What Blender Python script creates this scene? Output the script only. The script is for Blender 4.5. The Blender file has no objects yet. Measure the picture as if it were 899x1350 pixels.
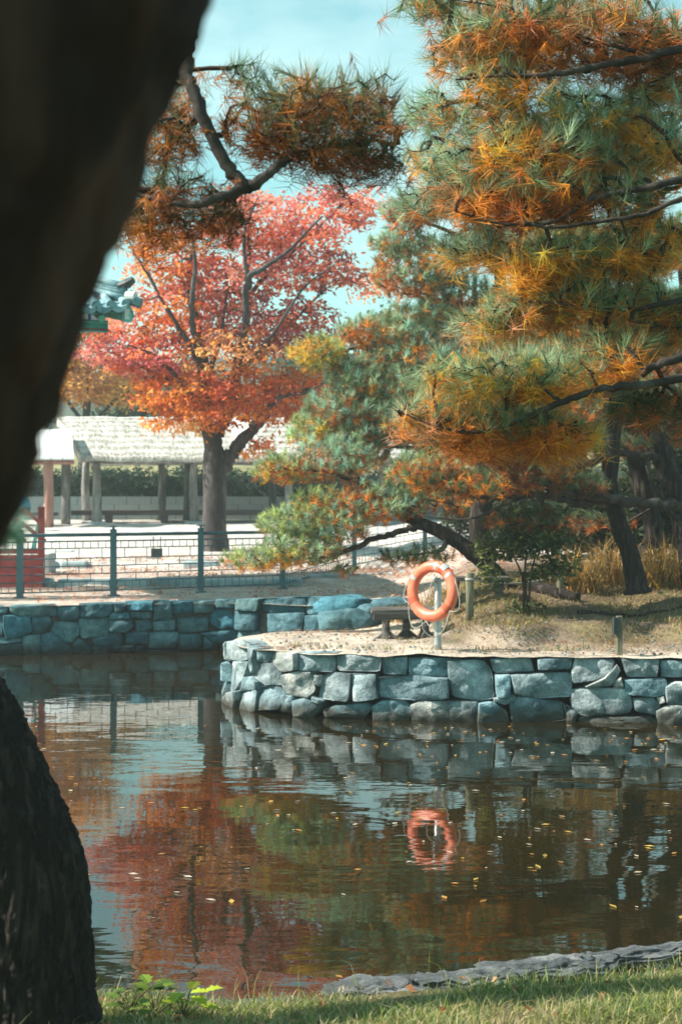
import bpy, math, random
import numpy as np
from mathutils import Vector, Matrix, noise as mnoise

random.seed(7)
rng = np.random.default_rng(7)
R = math.radians
scene = bpy.context.scene
COL = scene.collection

# ------------------------------------------------------------------ camera
EYE = 2.5            # metres above the water
FPX = 1875.0         # focal length in pixels of the 899 x 1350 photograph
HOR = 655.0
cam_d = bpy.data.cameras.new('camera')
cam = bpy.data.objects.new('camera', cam_d)
COL.objects.link(cam)
cam.location = (0, 0, EYE)
cam.rotation_euler = (R(90), 0, 0)
cam_d.sensor_fit = 'VERTICAL'
cam_d.sensor_height = 36.0
cam_d.sensor_width = 24.0
cam_d.lens = 50.0
cam_d.shift_y = -(675.0 - HOR) / 1350.0
cam_d.clip_start = 0.05
cam_d.clip_end = 3000
cam_d.dof.use_dof = True
cam_d.dof.focus_distance = 9.0
cam_d.dof.aperture_fstop = 3.8
scene.camera = cam

# ------------------------------------------------------------------ sky, sun, exposure
SUN = Vector((-0.96, -0.10, 0)).normalized()
ELEV = R(41)
world = bpy.data.worlds.new('World')
scene.world = world
world.use_nodes = True
wn = world.node_tree.nodes
wl = world.node_tree.links
wn.clear()
w_out = wn.new('ShaderNodeOutputWorld')
w_bg = wn.new('ShaderNodeBackground')
w_bg.inputs['Strength'].default_value = 0.10
w_sky = wn.new('ShaderNodeTexSky')
w_sky.sky_type = 'NISHITA'
w_sky.sun_disc = False
w_sky.sun_elevation = ELEV
w_sky.sun_rotation = math.atan2(SUN.x, SUN.y)
w_sky.air_density = 1.0
w_sky.dust_density = 0.6
w_sky.ozone_density = 1.0
w_tint = wn.new('ShaderNodeMix'); w_tint.data_type = 'RGBA'; w_tint.blend_type = 'MULTIPLY'
w_tint.inputs['Factor'].default_value = 1.0
w_tint.inputs[7].default_value = (0.60, 1.06, 0.80, 1)      # turquoise cast of the photograph's sky
w_tc = wn.new('ShaderNodeTexCoord')
w_map = wn.new('ShaderNodeMapping'); w_map.inputs['Scale'].default_value = (3, 3, 7)
w_no = wn.new('ShaderNodeTexNoise'); w_no.inputs['Scale'].default_value = 1.6
w_no.inputs['Detail'].default_value = 7; w_no.inputs['Roughness'].default_value = 0.6
w_rp = wn.new('ShaderNodeValToRGB')
w_rp.color_ramp.elements[0].position = 0.42; w_rp.color_ramp.elements[0].color = (0, 0, 0, 1)
w_rp.color_ramp.elements[1].position = 0.75; w_rp.color_ramp.elements[1].color = (0.6, 0.6, 0.6, 1)
w_mix = wn.new('ShaderNodeMix'); w_mix.data_type = 'RGBA'
w_mix.inputs[7].default_value = (4.4, 5.9, 5.7, 1)
wl.new(w_tc.outputs['Generated'], w_map.inputs['Vector'])
wl.new(w_map.outputs[0], w_no.inputs['Vector'])
wl.new(w_no.outputs[0], w_rp.inputs[0])
wl.new(w_sky.outputs[0], w_tint.inputs[6])
wl.new(w_tint.outputs[2], w_mix.inputs[6])
wl.new(w_rp.outputs[0], w_mix.inputs[0])
wl.new(w_mix.outputs[2], w_bg.inputs['Color'])
wl.new(w_bg.outputs[0], w_out.inputs['Surface'])

sun_d = bpy.data.lights.new('sun', 'SUN')
sun_d.energy = 5.0
sun_d.angle = R(0.6)
sun_d.color = (1.0, 0.93, 0.83)
sun = bpy.data.objects.new('sun', sun_d)
COL.objects.link(sun)
sdir = Vector((SUN.x * math.cos(ELEV), SUN.y * math.cos(ELEV), math.sin(ELEV)))
sun.rotation_euler = sdir.to_track_quat('Z', 'Y').to_euler()
sun.location = (-20, 0, 30)

scene.view_settings.view_transform = 'Standard'
scene.view_settings.look = 'None'
scene.view_settings.gamma = 1
scene.view_settings.use_curve_mapping = False
scene.view_settings.exposure = 1.2
scene.cycles.use_denoising = True
scene.cycles.max_bounces = 6
scene.cycles.diffuse_bounces = 3
scene.cycles.glossy_bounces = 3
scene.cycles.transmission_bounces = 3
scene.cycles.transparent_max_bounces = 4
scene.cycles.volume_bounces = 0
scene.cycles.caustics_reflective = False
scene.cycles.caustics_refractive = False

# ------------------------------------------------------------------ helpers
def P(px, py, Y):
    """World point seen at a photograph pixel, Y metres in front of the camera."""
    return np.array([(px - 449.5) / FPX * Y, Y, EYE - (py - HOR) / FPX * Y])

def unit(v):
    v = np.asarray(v, float)
    return v / np.maximum(np.linalg.norm(v, axis=-1, keepdims=True), 1e-9)

def ss(a, b, x):
    t = np.clip((np.asarray(x, float) - a) / (b - a), 0, 1)
    return t * t * (3 - 2 * t)

class MB:
    """Collects geometry for one mesh."""
    def __init__(s):
        s.v = []; s.f = {3: [], 4: []}; s.n = 0; s.c = []; s.ng = []
    def add(s, v, f, col=None):
        v = np.asarray(v, float).reshape(-1, 3)
        f = np.asarray(f, int)
        s.f[f.shape[1]].append(f + s.n)
        s.v.append(v); s.n += len(v)
        if col is not None:
            col = np.asarray(col, float)
            s.c.append(np.broadcast_to(col, (len(v), 3)))
        return s
    def box(s, c, d, rz=0, col=None, taper=1.0):
        x, y, z = np.array(d) / 2
        v = np.array([[-x,-y,-z],[x,-y,-z],[x,y,-z],[-x,y,-z],[-x*taper,-y*taper,z],[x*taper,-y*taper,z],[x*taper,y*taper,z],[-x*taper,y*taper,z]])
        cz, sz = math.cos(rz), math.sin(rz)
        v = v @ np.array([[cz, sz, 0], [-sz, cz, 0], [0, 0, 1]]) + np.array(c)
        f = [[0,3,2,1],[4,5,6,7],[0,1,5,4],[1,2,6,5],[2,3,7,6],[3,0,4,7]]
        return s.add(v, f, col)
    def tube(s, pts, rad, sides=8, caps=True, col=None, rough=0.0):
        pts = np.asarray(pts, float); n = len(pts)
        rad = np.broadcast_to(np.asarray(rad, float), (n,))
        t = unit(np.gradient(pts, axis=0))
        u = np.cross(t[0], [0, 0, 1.0])
        if np.linalg.norm(u) < 1e-3: u = np.array([1.0, 0, 0])
        u = unit(u); a = np.linspace(0, 2*np.pi, sides, endpoint=False)
        V = np.zeros((n, sides, 3))
        for i in range(n):
            u = unit(u - t[i] * np.dot(u, t[i])); w = np.cross(t[i], u)
            rr = rad[i] * (1 + rough * rng.normal(size=sides))[:, None] if rough else rad[i]
            V[i] = pts[i] + rr * (np.cos(a)[:, None] * u + np.sin(a)[:, None] * w)
        idx = np.arange(n * sides).reshape(n, sides)
        q = np.stack([idx[:-1], np.roll(idx[:-1], -1, 1), np.roll(idx[1:], -1, 1), idx[1:]], -1).reshape(-1, 4)
        s.add(V.reshape(-1, 3), q, col)
        if caps:
            b = s.n - n * sides
            for ring, p in ((idx[0][::-1], pts[0]), (idx[-1], pts[-1])):
                k = s.n
                s.add([p], np.zeros((0, 3), int), col)
                s.f[3].append(np.stack([ring + b, np.roll(ring, -1) + b, np.full(sides, k)], -1))
        return s
    def build(s, name, mat, parent=None, smooth=False, kind=None):
        me = bpy.data.meshes.new(name)
        v = np.concatenate(s.v)
        tri = np.concatenate(s.f[3]) if s.f[3] else np.zeros((0, 3), int)
        quad = np.concatenate(s.f[4]) if s.f[4] else np.zeros((0, 4), int)
        me.vertices.add(len(v)); me.vertices.foreach_set('co', v.ravel())
        nl = len(tri) * 3 + len(quad) * 4
        me.loops.add(nl)
        me.loops.foreach_set('vertex_index', np.concatenate([tri.ravel(), quad.ravel()]).astype(np.int32))
        me.polygons.add(len(tri) + len(quad))
        st = np.concatenate([np.arange(len(tri)) * 3, len(tri) * 3 + np.arange(len(quad)) * 4])
        me.polygons.foreach_set('loop_start', st.astype(np.int32))
        if s.c:
            ca = me.color_attributes.new('tint', 'FLOAT_COLOR', 'POINT')
            c = np.concatenate(s.c)
            ca.data.foreach_set('color', np.concatenate([c, np.ones((len(c), 1))], 1).ravel())
        me.update(calc_edges=True); me.validate()
        me.polygons.foreach_set('use_smooth', np.full(len(me.polygons), bool(smooth)))
        me.materials.append(mat)
        o = bpy.data.objects.new(name, me); COL.objects.link(o)
        if parent: o.parent = parent
        if kind: o['kind'] = kind
        return o

def thing(name, label, cat, group=None, loc=(0, 0, 0), rz=0):
    o = bpy.data.objects.new(name, None); COL.objects.link(o)
    o.empty_display_size = 0.2
    o.location = tuple(loc); o.rotation_euler = (0, 0, rz)
    return tag(o, label, cat, group)

def tag(o, label, cat, group=None):
    o['label'] = label; o['category'] = cat
    if group: o['group'] = group
    return o

def structure(o, label=None):
    o['kind'] = 'structure'
    if label: o['label'] = label
    return o

def rel(o, root):
    """parent o (whose mesh is in world coordinates) under an unrotated root"""
    o.parent = root
    o.location = -root.location
    return o

def copy_part(o, parent, loc=None, rz=None, scale=None):
    c = o.copy(); COL.objects.link(c); c.parent = parent
    if loc is not None: c.location = loc
    if rz is not None: c.rotation_euler = (0, 0, rz)
    if scale is not None: c.scale = scale
    return c

def spline(pts, n):
    """Catmull-Rom through pts (any dims)"""
    p = np.asarray(pts, float)
    p = np.vstack([2*p[0]-p[1], p, 2*p[-1]-p[-2]])
    m = len(p) - 3
    out = []
    for x in np.linspace(0, m - 1e-6, n):
        i = int(x); t = x - i
        a, b, c, d = p[i:i+4]
        out.append(0.5*((2*b) + (c-a)*t + (2*a-5*b+4*c-d)*t*t + (3*b-a-3*c+d)*t**3))
    return np.array(out)

# ------------------------------------------------------------------ materials
def new_mat(name):
    m = bpy.data.materials.new(name); m.use_nodes = True
    nt = m.node_tree
    b = nt.nodes['Principled BSDF']
    return m, nt, b

def surf(name, cols, scale=4.0, rough=0.85, bump=0.3, bscale=None, detail=8, stretch=(1, 1, 1), vary=0.0,
         pos=None, spec=0.3, rnd_cols=None, metallic=0.0, bdist=0.02, coord='Object', speck=0.0, stain=None):
    """Noise-driven colour ramp with noise relief; optional per-object variation."""
    m, nt, b = new_mat(name); N = nt.nodes; L = nt.links
    tc = N.new('ShaderNodeTexCoord'); mp = N.new('ShaderNodeMapping'); mp.inputs['Scale'].default_value = stretch
    L.new(tc.outputs[coord], mp.inputs['Vector'])
    oi = N.new('ShaderNodeObjectInfo')
    if vary or rnd_cols:
        ad = N.new('ShaderNodeVectorMath'); ad.operation = 'ADD'
        cb = N.new('ShaderNodeVectorMath'); cb.operation = 'SCALE'
        cb.inputs[0].default_value = (37, 61, 23); L.new(oi.outputs['Random'], cb.inputs['Scale'])
        L.new(mp.outputs[0], ad.inputs[0]); L.new(cb.outputs[0], ad.inputs[1]); vec = ad.outputs[0]
    else:
        vec = mp.outputs[0]
    no = N.new('ShaderNodeTexNoise'); no.inputs['Scale'].default_value = scale; no.inputs['Detail'].default_value = detail
    no.inputs['Roughness'].default_value = 0.62
    L.new(vec, no.inputs['Vector'])
    rp = N.new('ShaderNodeValToRGB'); el = rp.color_ramp.elements
    k = len(cols)
    ps = pos or [0.32 + 0.36 * i / max(1, k - 1) for i in range(k)]
    el[0].position = ps[0]; el[0].color = (*cols[0], 1)
    el[1].position = ps[-1]; el[1].color = (*cols[-1], 1)
    for i in range(1, k - 1):
        e = el.new(ps[i]); e.color = (*cols[i], 1)
    L.new(no.outputs[0], rp.inputs[0]); c = rp.outputs[0]
    if rnd_cols:
        r2 = N.new('ShaderNodeValToRGB'); r2.color_ramp.interpolation = 'CONSTANT'
        e2 = r2.color_ramp.elements
        e2[0].position = 0; e2[0].color = (*rnd_cols[0], 1); e2[1].position = 1/len(rnd_cols); e2[1].color = (*rnd_cols[1], 1)
        for i in range(2, len(rnd_cols)):
            e = e2.new(i/len(rnd_cols)); e.color = (*rnd_cols[i], 1)
        L.new(oi.outputs['Random'], r2.inputs[0])
        mx = N.new('ShaderNodeMix'); mx.data_type = 'RGBA'; mx.blend_type = 'MULTIPLY'; mx.inputs[0].default_value = 1
        L.new(c, mx.inputs[6]); L.new(r2.outputs[0], mx.inputs[7]); c = mx.outputs[2]
    if vary:
        hs = N.new('ShaderNodeHueSaturation'); mr = N.new('ShaderNodeMapRange')
        mr.inputs['To Min'].default_value = 1 - vary; mr.inputs['To Max'].default_value = 1 + vary
        L.new(oi.outputs['Random'], mr.inputs['Value']); L.new(mr.outputs[0], hs.inputs['Value']); L.new(c, hs.inputs['Color']); c = hs.outputs[0]
    if speck:
        n3 = N.new('ShaderNodeTexNoise'); n3.inputs['Scale'].default_value = scale * 14; n3.inputs['Detail'].default_value = 3
        L.new(vec, n3.inputs['Vector'])
        m3 = N.new('ShaderNodeMapRange'); m3.inputs['From Min'].default_value = 0.3; m3.inputs['From Max'].default_value = 0.7
        m3.inputs['To Min'].default_value = 1 - speck; m3.inputs['To Max'].default_value = 1 + speck
        L.new(n3.outputs[0], m3.inputs['Value'])
        h3 = N.new('ShaderNodeHueSaturation'); L.new(m3.outputs[0], h3.inputs['Value']); L.new(c, h3.inputs['Color']); c = h3.outputs[0]
    if stain:
        ge = N.new('ShaderNodeNewGeometry'); sp3 = N.new('ShaderNodeSeparateXYZ'); L.new(ge.outputs['Position'], sp3.inputs[0])
        n4 = N.new('ShaderNodeTexNoise'); n4.inputs['Scale'].default_value = 5; n4.inputs['Detail'].default_value = 5; L.new(ge.outputs['Position'], n4.inputs['Vector'])
        a4 = N.new('ShaderNodeMath'); a4.operation = 'MULTIPLY_ADD'; a4.inputs[1].default_value = 0.30; L.new(n4.outputs[0], a4.inputs[0]); L.new(sp3.outputs['Z'], a4.inputs[2])
        m4 = N.new('ShaderNodeMapRange'); m4.inputs['From Min'].default_value = 0.20; m4.inputs['From Max'].default_value = 0.34; L.new(a4.outputs[0], m4.inputs['Value'])
        x4 = N.new('ShaderNodeMix'); x4.data_type = 'RGBA'; L.new(m4.outputs[0], x4.inputs[0]); x4.inputs[6].default_value = (*stain, 1); L.new(c, x4.inputs[7]); c = x4.outputs[2]
    L.new(c, b.inputs['Base Color'])
    b.inputs['Roughness'].default_value = rough
    b.inputs['Specular IOR Level'].default_value = spec
    b.inputs['Metallic'].default_value = metallic
    if bump:
        n2 = N.new('ShaderNodeTexNoise'); n2.inputs['Scale'].default_value = bscale or scale * 3
        n2.inputs['Detail'].default_value = 9; n2.inputs['Roughness'].default_value = 0.65
        L.new(vec, n2.inputs['Vector'])
        bp = N.new('ShaderNodeBump'); bp.inputs['Strength'].default_value = bump; bp.inputs['Distance'].default_value = bdist
        L.new(n2.outputs[0], bp.inputs['Height']); L.new(bp.outputs[0], b.inputs['Normal'])
    return m

def leafmat(name, trans=0.35, rough=0.55, spec=0.25):
    m, nt, b = new_mat(name); N = nt.nodes; L = nt.links
    at = N.new('ShaderNodeAttribute'); at.attribute_name = 'tint'
    L.new(at.outputs['Color'], b.inputs['Base Color'])
    b.inputs['Roughness'].default_value = rough; b.inputs['Specular IOR Level'].default_value = spec
    tr = N.new('ShaderNodeBsdfTranslucent'); L.new(at.outputs['Color'], tr.inputs['Color'])
    mx = N.new('ShaderNodeMixShader'); mx.inputs[0].default_value = trans
    L.new(b.outputs[0], mx.inputs[1]); L.new(tr.outputs[0], mx.inputs[2])
    L.new(mx.outputs[0], N['Material Output'].inputs['Surface'])
    return m

def barkmat(name, dark, light, scale=9.0, bump=0.9, dist=0.03):
    m, nt, b = new_mat(name); N = nt.nodes; L = nt.links
    tc = N.new('ShaderNodeTexCoord'); mp = N.new('ShaderNodeMapping'); mp.inputs['Scale'].default_value = (1, 1, 0.2)
    L.new(tc.outputs['Object'], mp.inputs['Vector'])
    wob = N.new('ShaderNodeTexNoise'); wob.inputs['Scale'].default_value = scale*0.5; wob.inputs['Detail'].default_value = 4
    L.new(mp.outputs[0], wob.inputs['Vector'])
    ad = N.new('ShaderNodeMix'); ad.data_type = 'VECTOR'; ad.inputs[0].default_value = 0.3
    L.new(mp.outputs[0], ad.inputs[4]); L.new(wob.outputs['Color'], ad.inputs[5])
    vo = N.new('ShaderNodeTexVoronoi'); vo.feature = 'DISTANCE_TO_EDGE'; vo.inputs['Scale'].default_value = scale
    L.new(ad.outputs[1], vo.inputs['Vector'])
    no = N.new('ShaderNodeTexNoise'); no.inputs['Scale'].default_value = scale*3; no.inputs['Detail'].default_value = 8
    L.new(mp.outputs[0], no.inputs['Vector'])
    mr = N.new('ShaderNodeMapRange'); mr.inputs['From Max'].default_value = 0.4; L.new(vo.outputs['Distance'], mr.inputs['Value'])
    ml = N.new('ShaderNodeMath'); ml.operation = 'MULTIPLY'; L.new(mr.outputs[0], ml.inputs[0]); L.new(no.outputs[0], ml.inputs[1])
    rp = N.new('ShaderNodeValToRGB'); rp.color_ramp.elements[0].position = 0.12; rp.color_ramp.elements[0].color = (*dark, 1)
    rp.color_ramp.elements[1].position = 0.62; rp.color_ramp.elements[1].color = (*light, 1)
    L.new(ml.outputs[0], rp.inputs[0]); L.new(rp.outputs[0], b.inputs['Base Color'])
    b.inputs['Roughness'].default_value = 0.9; b.inputs['Specular IOR Level'].default_value = 0.2
    bp = N.new('ShaderNodeBump'); bp.inputs['Strength'].default_value = bump; bp.inputs['Distance'].default_value = dist
    L.new(ml.outputs[0], bp.inputs['Height']); L.new(bp.outputs[0], b.inputs['Normal'])
    return m

M = {}
M['needle'] = leafmat('pine_needle', 0.5, 0.45, 0.35)
M['leaf'] = leafmat('autumn_leaf', 0.45, 0.55, 0.2)
M['grass'] = leafmat('grass_blade', 0.35, 0.6, 0.2)
M['bark_near'] = barkmat('bark_near', (0.018, 0.0095, 0.0065), (0.068, 0.036, 0.024), 9, 1.0, 0.03)
M['bark_old'] = barkmat('bark_old', (0.012, 0.009, 0.007), (0.055, 0.040, 0.031), 14, 1.0, 0.03)
M['bark'] = barkmat('bark_pine', (0.016, 0.012, 0.010), (0.075, 0.058, 0.048), 13, 0.8, 0.03)
M['bark_smooth'] = surf('bark_zelkova', [(0.03, 0.026, 0.028), (0.06, 0.05, 0.05), (0.12, 0.105, 0.1)], 5, 0.9, 0.5, 14, stretch=(1, 1, 0.4))
M['branch'] = surf('bark_branch', [(0.016, 0.012, 0.01), (0.04, 0.03, 0.025), (0.095, 0.077, 0.066)], 9, 0.9, 0.6, 30, bdist=0.01)
M['twig'] = surf('bark_twig', [(0.02, 0.013, 0.01), (0.05, 0.033, 0.024)], 12, 0.9, 0)
TEAL = [(0.68, 0.84, 0.9), (0.95, 1.0, 1.0), (0.6, 0.86, 0.95), (1.2, 1.12, 1.04), (0.8, 0.92, 0.95), (0.5, 0.66, 0.72), (1.0, 1.05, 1.05), (0.62, 0.7, 0.72)]
M['stone'] = surf('wall_stone', [(0.075, 0.096, 0.10), (0.21, 0.245, 0.255), (0.37, 0.395, 0.40), (0.66, 0.65, 0.62)], 4.2, 0.8, 0.7, 9,
                  rnd_cols=TEAL, bdist=0.05, spec=0.35, pos=[0.3, 0.45, 0.58, 0.72], speck=0.3, stain=(0.06, 0.06, 0.05))
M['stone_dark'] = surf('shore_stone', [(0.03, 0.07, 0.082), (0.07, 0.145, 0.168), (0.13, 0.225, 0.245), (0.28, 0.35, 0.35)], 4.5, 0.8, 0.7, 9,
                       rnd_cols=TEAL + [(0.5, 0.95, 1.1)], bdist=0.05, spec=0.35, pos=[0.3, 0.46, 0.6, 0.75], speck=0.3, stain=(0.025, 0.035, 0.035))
M['joint'] = surf('wall_joint', [(0.05, 0.048, 0.044), (0.16, 0.145, 0.125)], 8, 0.95, 0.6)
M['rock'] = surf('bank_rock', [(0.05, 0.054, 0.056), (0.12, 0.13, 0.135), (0.27, 0.275, 0.275)], 6, 0.75, 1.0, 10, stretch=(0.5, 1.4, 1.5), bdist=0.06, speck=0.3)
M['kerb'] = surf('kerb_stone', [(0.16, 0.24, 0.26), (0.28, 0.36, 0.38), (0.42, 0.48, 0.49)], 3, 0.85, 0.4, vary=0.2)
M['granite'] = surf('granite', [(0.3, 0.34, 0.35), (0.45, 0.48, 0.48)], 9, 0.8, 0.2, vary=0.12)
M['gwall'] = surf('garden_wall', [(0.17, 0.205, 0.21), (0.22, 0.255, 0.26)], 14, 0.95, 0, vary=0.05, spec=0.1)
M['fence'] = surf('painted_steel', [(0.035, 0.10, 0.125), (0.055, 0.14, 0.165)], 3, 0.5, 0.05, spec=0.5)
M['wood'] = surf('weathered_wood', [(0.03, 0.026, 0.024), (0.09, 0.08, 0.07), (0.17, 0.155, 0.14)], 6, 0.85, 0.6, 20, stretch=(0.25, 3, 3), bdist=0.01, vary=0.2)
M['post'] = surf('mossy_post', [(0.07, 0.07, 0.045), (0.16, 0.15, 0.1), (0.25, 0.23, 0.16)], 9, 0.9, 0.5, 30, stretch=(2, 2, 0.3), bdist=0.008)
M['hutpost'] = surf('hut_post', [(0.07, 0.065, 0.06), (0.15, 0.14, 0.13), (0.3, 0.29, 0.27)], 3, 0.9, 0.5, stretch=(2, 2, 0.4), vary=0.45)
M['hutred'] = surf('hut_red_post', [(0.28, 0.13, 0.1), (0.42, 0.24, 0.2)], 3, 0.9, 0.3, stretch=(2, 2, 0.4))
M['maru'] = surf('platform_wood', [(0.05, 0.038, 0.038), (0.12, 0.09, 0.085)], 4, 0.7, 0.3, stretch=(0.3, 3, 3))
M['thatch'] = surf('thatch', [(0.38, 0.35, 0.31), (0.62, 0.6, 0.56), (0.78, 0.77, 0.74)], 3.0, 0.95, 0.9, 9, stretch=(2.5, 0.5, 0.5), bdist=0.08)
M['straw'] = leafmat('thatch_straw', 0.2, 0.9, 0.1)
M['metalroof'] = surf('metal_roof', [(0.5, 0.52, 0.53), (0.66, 0.67, 0.67)], 2, 0.5, 0.1)
M['tile'] = surf('roof_tile', [(0.06, 0.14, 0.165), (0.15, 0.28, 0.31), (0.34, 0.46, 0.48)], 5, 0.7, 0.4, vary=0.2, speck=0.2)
M['green'] = surf('painted_green', [(0.015, 0.2, 0.17), (0.03, 0.3, 0.25)], 6, 0.6, 0.1)
M['green_light'] = surf('painted_light_green', [(0.1, 0.42, 0.36), (0.16, 0.5, 0.42)], 6, 0.6, 0.1)
M['redpaint'] = surf('painted_red', [(0.2, 0.028, 0.03), (0.3, 0.055, 0.05)], 5, 0.6, 0.15)
M['bluepaint'] = surf('painted_blue', [(0.03, 0.09, 0.3), (0.05, 0.14, 0.36)], 5, 0.6, 0.1)
M['whitepaint'] = surf('painted_white', [(0.6, 0.6, 0.58), (0.75, 0.75, 0.72)], 5, 0.6, 0.1)
M['buoy'] = surf('buoy_orange', [(0.62, 0.105, 0.05), (0.76, 0.155, 0.075), (0.84, 0.27, 0.17)], 7, 0.42, 0.12, 60, spec=0.5, bdist=0.003, pos=[0.3, 0.5, 0.8])
M['buoy_dark'] = surf('buoy_slot', [(0.42, 0.07, 0.03), (0.55, 0.1, 0.04)], 6, 0.6, 0.1)
M['tape'] = surf('reflective_tape', [(0.28, 0.3, 0.3), (0.42, 0.43, 0.43)], 14, 0.35, 0.1, spec=0.6)
M['steel'] = surf('galvanised_steel', [(0.3, 0.33, 0.34), (0.46, 0.48, 0.48)], 8, 0.42, 0.06, metallic=0.5)
M['rope'] = surf('rope', [(0.34, 0.33, 0.3), (0.48, 0.46, 0.42)], 60, 0.9, 0.5)
M['plate'] = surf('dark_plate', [(0.02, 0.028, 0.03), (0.04, 0.055, 0.06)], 8, 0.5, 0.1)
M['grey_plate'] = surf('grey_plate', [(0.3, 0.36, 0.37), (0.38, 0.43, 0.44)], 8, 0.5, 0.1)
M['skin'] = surf('skin', [(0.5, 0.3, 0.22), (0.56, 0.35, 0.26)], 8, 0.6, 0)
M['hair'] = surf('hair', [(0.015, 0.012, 0.012), (0.04, 0.03, 0.03)], 30, 0.6, 0.3)
M['jacket'] = surf('blue_jacket', [(0.012, 0.13, 0.2), (0.02, 0.2, 0.3)], 10, 0.8, 0.3)
M['trousers'] = surf('dark_trousers', [(0.02, 0.022, 0.028), (0.04, 0.042, 0.05)], 10, 0.9, 0.2)
M['hill'] = surf('hill_forest', [(0.025, 0.05, 0.035), (0.06, 0.09, 0.05), (0.13, 0.1, 0.045)], 0.09, 0.95, 1.0, 0.35, bdist=3.0)

# ground with soil, sand and grass patches; the mix follows a noise and the lie of the land
def groundmat():
    m, nt, b = new_mat('ground_soil'); N = nt.nodes; L = nt.links
    geo = N.new('ShaderNodeNewGeometry'); sx = N.new('ShaderNodeSeparateXYZ'); L.new(geo.outputs['Position'], sx.inputs[0])
    at = N.new('ShaderNodeAttribute'); at.attribute_name = 'tint'
    def noise(sc, det=8, rg=0.6):
        n = N.new('ShaderNodeTexNoise'); n.inputs['Scale'].default_value = sc; n.inputs['Detail'].default_value = det
        n.inputs['Roughness'].default_value = rg
        L.new(geo.outputs['Position'], n.inputs['Vector']); return n.outputs[0]
    mr = N.new('ShaderNodeMapRange'); mr.inputs['From Min'].default_value = 0.3; mr.inputs['From Max'].default_value = 0.7
    mr.inputs['To Min'].default_value = 0.62; mr.inputs['To Max'].default_value = 1.3
    L.new(noise(2.2), mr.inputs['Value'])
    mr2 = N.new('ShaderNodeMapRange'); mr2.inputs['From Min'].default_value = 0.3; mr2.inputs['From Max'].default_value = 0.7
    mr2.inputs['To Min'].default_value = 0.75; mr2.inputs['To Max'].default_value = 1.2
    L.new(noise(38, 3), mr2.inputs['Value'])
    ml = N.new('ShaderNodeMath'); ml.operation = 'MULTIPLY'; L.new(mr.outputs[0], ml.inputs[0]); L.new(mr2.outputs[0], ml.inputs[1])
    hs = N.new('ShaderNodeHueSaturation'); L.new(at.outputs['Color'], hs.inputs['Color']); L.new(ml.outputs[0], hs.inputs['Value'])
    L.new(hs.outputs[0], b.inputs['Base Color'])
    b.inputs['Roughness'].default_value = 0.95; b.inputs['Specular IOR Level'].default_value = 0.1
    bp = N.new('ShaderNodeBump'); bp.inputs['Strength'].default_value = 0.9; bp.inputs['Distance'].default_value = 0.06
    L.new(noise(11, 10, 0.72), bp.inputs['Height']); L.new(bp.outputs[0], b.inputs['Normal'])
    return m
M['ground'] = groundmat()

def watermat():
    m, nt, b = new_mat('pond_water'); N = nt.nodes; L = nt.links
    geo = N.new('ShaderNodeNewGeometry')
    def noise(sc, stretch, det, rg=0.5, dist=0.0):
        mp = N.new('ShaderNodeMapping'); mp.inputs['Scale'].default_value = stretch
        L.new(geo.outputs['Position'], mp.inputs['Vector'])
        n = N.new('ShaderNodeTexNoise'); n.inputs['Scale'].default_value = sc; n.inputs['Detail'].default_value = det
        n.inputs['Roughness'].default_value = rg; n.inputs['Distortion'].default_value = dist
        L.new(mp.outputs[0], n.inputs['Vector']); return n.outputs[0]
    # murk: brown silt with olive patches
    rp = N.new('ShaderNodeValToRGB'); e = rp.color_ramp.elements
    e[0].position = 0.35; e[0].color = (0.005, 0.0065, 0.0025, 1); e[1].position = 0.66; e[1].color = (0.024, 0.0145, 0.0035, 1)
    L.new(noise(0.33, (1, 0.8, 1), 5, 0.6), rp.inputs[0]); L.new(rp.outputs[0], b.inputs['Base Color'])
    b.inputs['Roughness'].default_value = 0.015
    b.inputs['IOR'].default_value = 1.62
    b.inputs['Specular IOR Level'].default_value = 0.5
    a1 = noise(1.3, (0.8, 1.6, 1), 2, 0.45, 0.3)
    a2 = noise(5.5, (0.7, 1.8, 1), 2, 0.5, 0.2)
    md = N.new('ShaderNodeMath'); md.operation = 'MULTIPLY_ADD'; md.inputs[1].default_value = 0.16
    L.new(a2, md.inputs[0]); L.new(a1, md.inputs[2])
    # calm and breezy patches
    ca = N.new('ShaderNodeMapRange'); ca.inputs['From Min'].default_value = 0.35; ca.inputs['From Max'].default_value = 0.65
    ca.inputs['To Min'].default_value = 0.35; ca.inputs['To Max'].default_value = 1.0
    L.new(noise(0.5, (0.5, 1, 1), 2), ca.inputs['Value'])
    bp = N.new('ShaderNodeBump'); bp.inputs['Distance'].default_value = 0.0075
    L.new(ca.outputs[0], bp.inputs['Strength'])
    L.new(md.outputs[0], bp.inputs['Height']); L.new(bp.outputs[0], b.inputs['Normal'])
    return m
M['water'] = watermat()

# ------------------------------------------------------------------ the lie of the land
FRONT = [(298, 925), (312, 932), (335, 939), (400, 945), (500, 949), (600, 950), (700, 951), (899, 954), (1200, 958), (1700, 962)]
_fx = np.array([(p[0]-449.5)/FPX*4687.5/(p[1]-HOR) for p in FRONT]); _fy = np.array([4687.5/(p[1]-HOR) for p in FRONT])
_fp = np.array([p[0] for p in FRONT], float); _fw = np.array([p[1] for p in FRONT], float)
def front_y(px):                      # distance of the promontory wall's foot at a column
    return 4687.5 / (np.interp(px, _fp, _fw) - HOR)
LEFTW = [(-60.0, 20.0), (-5.4, 22.5), (-4.0, 22.75), (-1.9, 23.2), (0.0, 22.4), (1.1, 21.6), (3.0, 21.0), (60.0, 21.0)]
_lx = np.array([p[0] for p in LEFTW]); _ly = np.array([p[1] for p in LEFTW])
def left_y(x): return np.interp(x, _lx, _ly)

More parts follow.
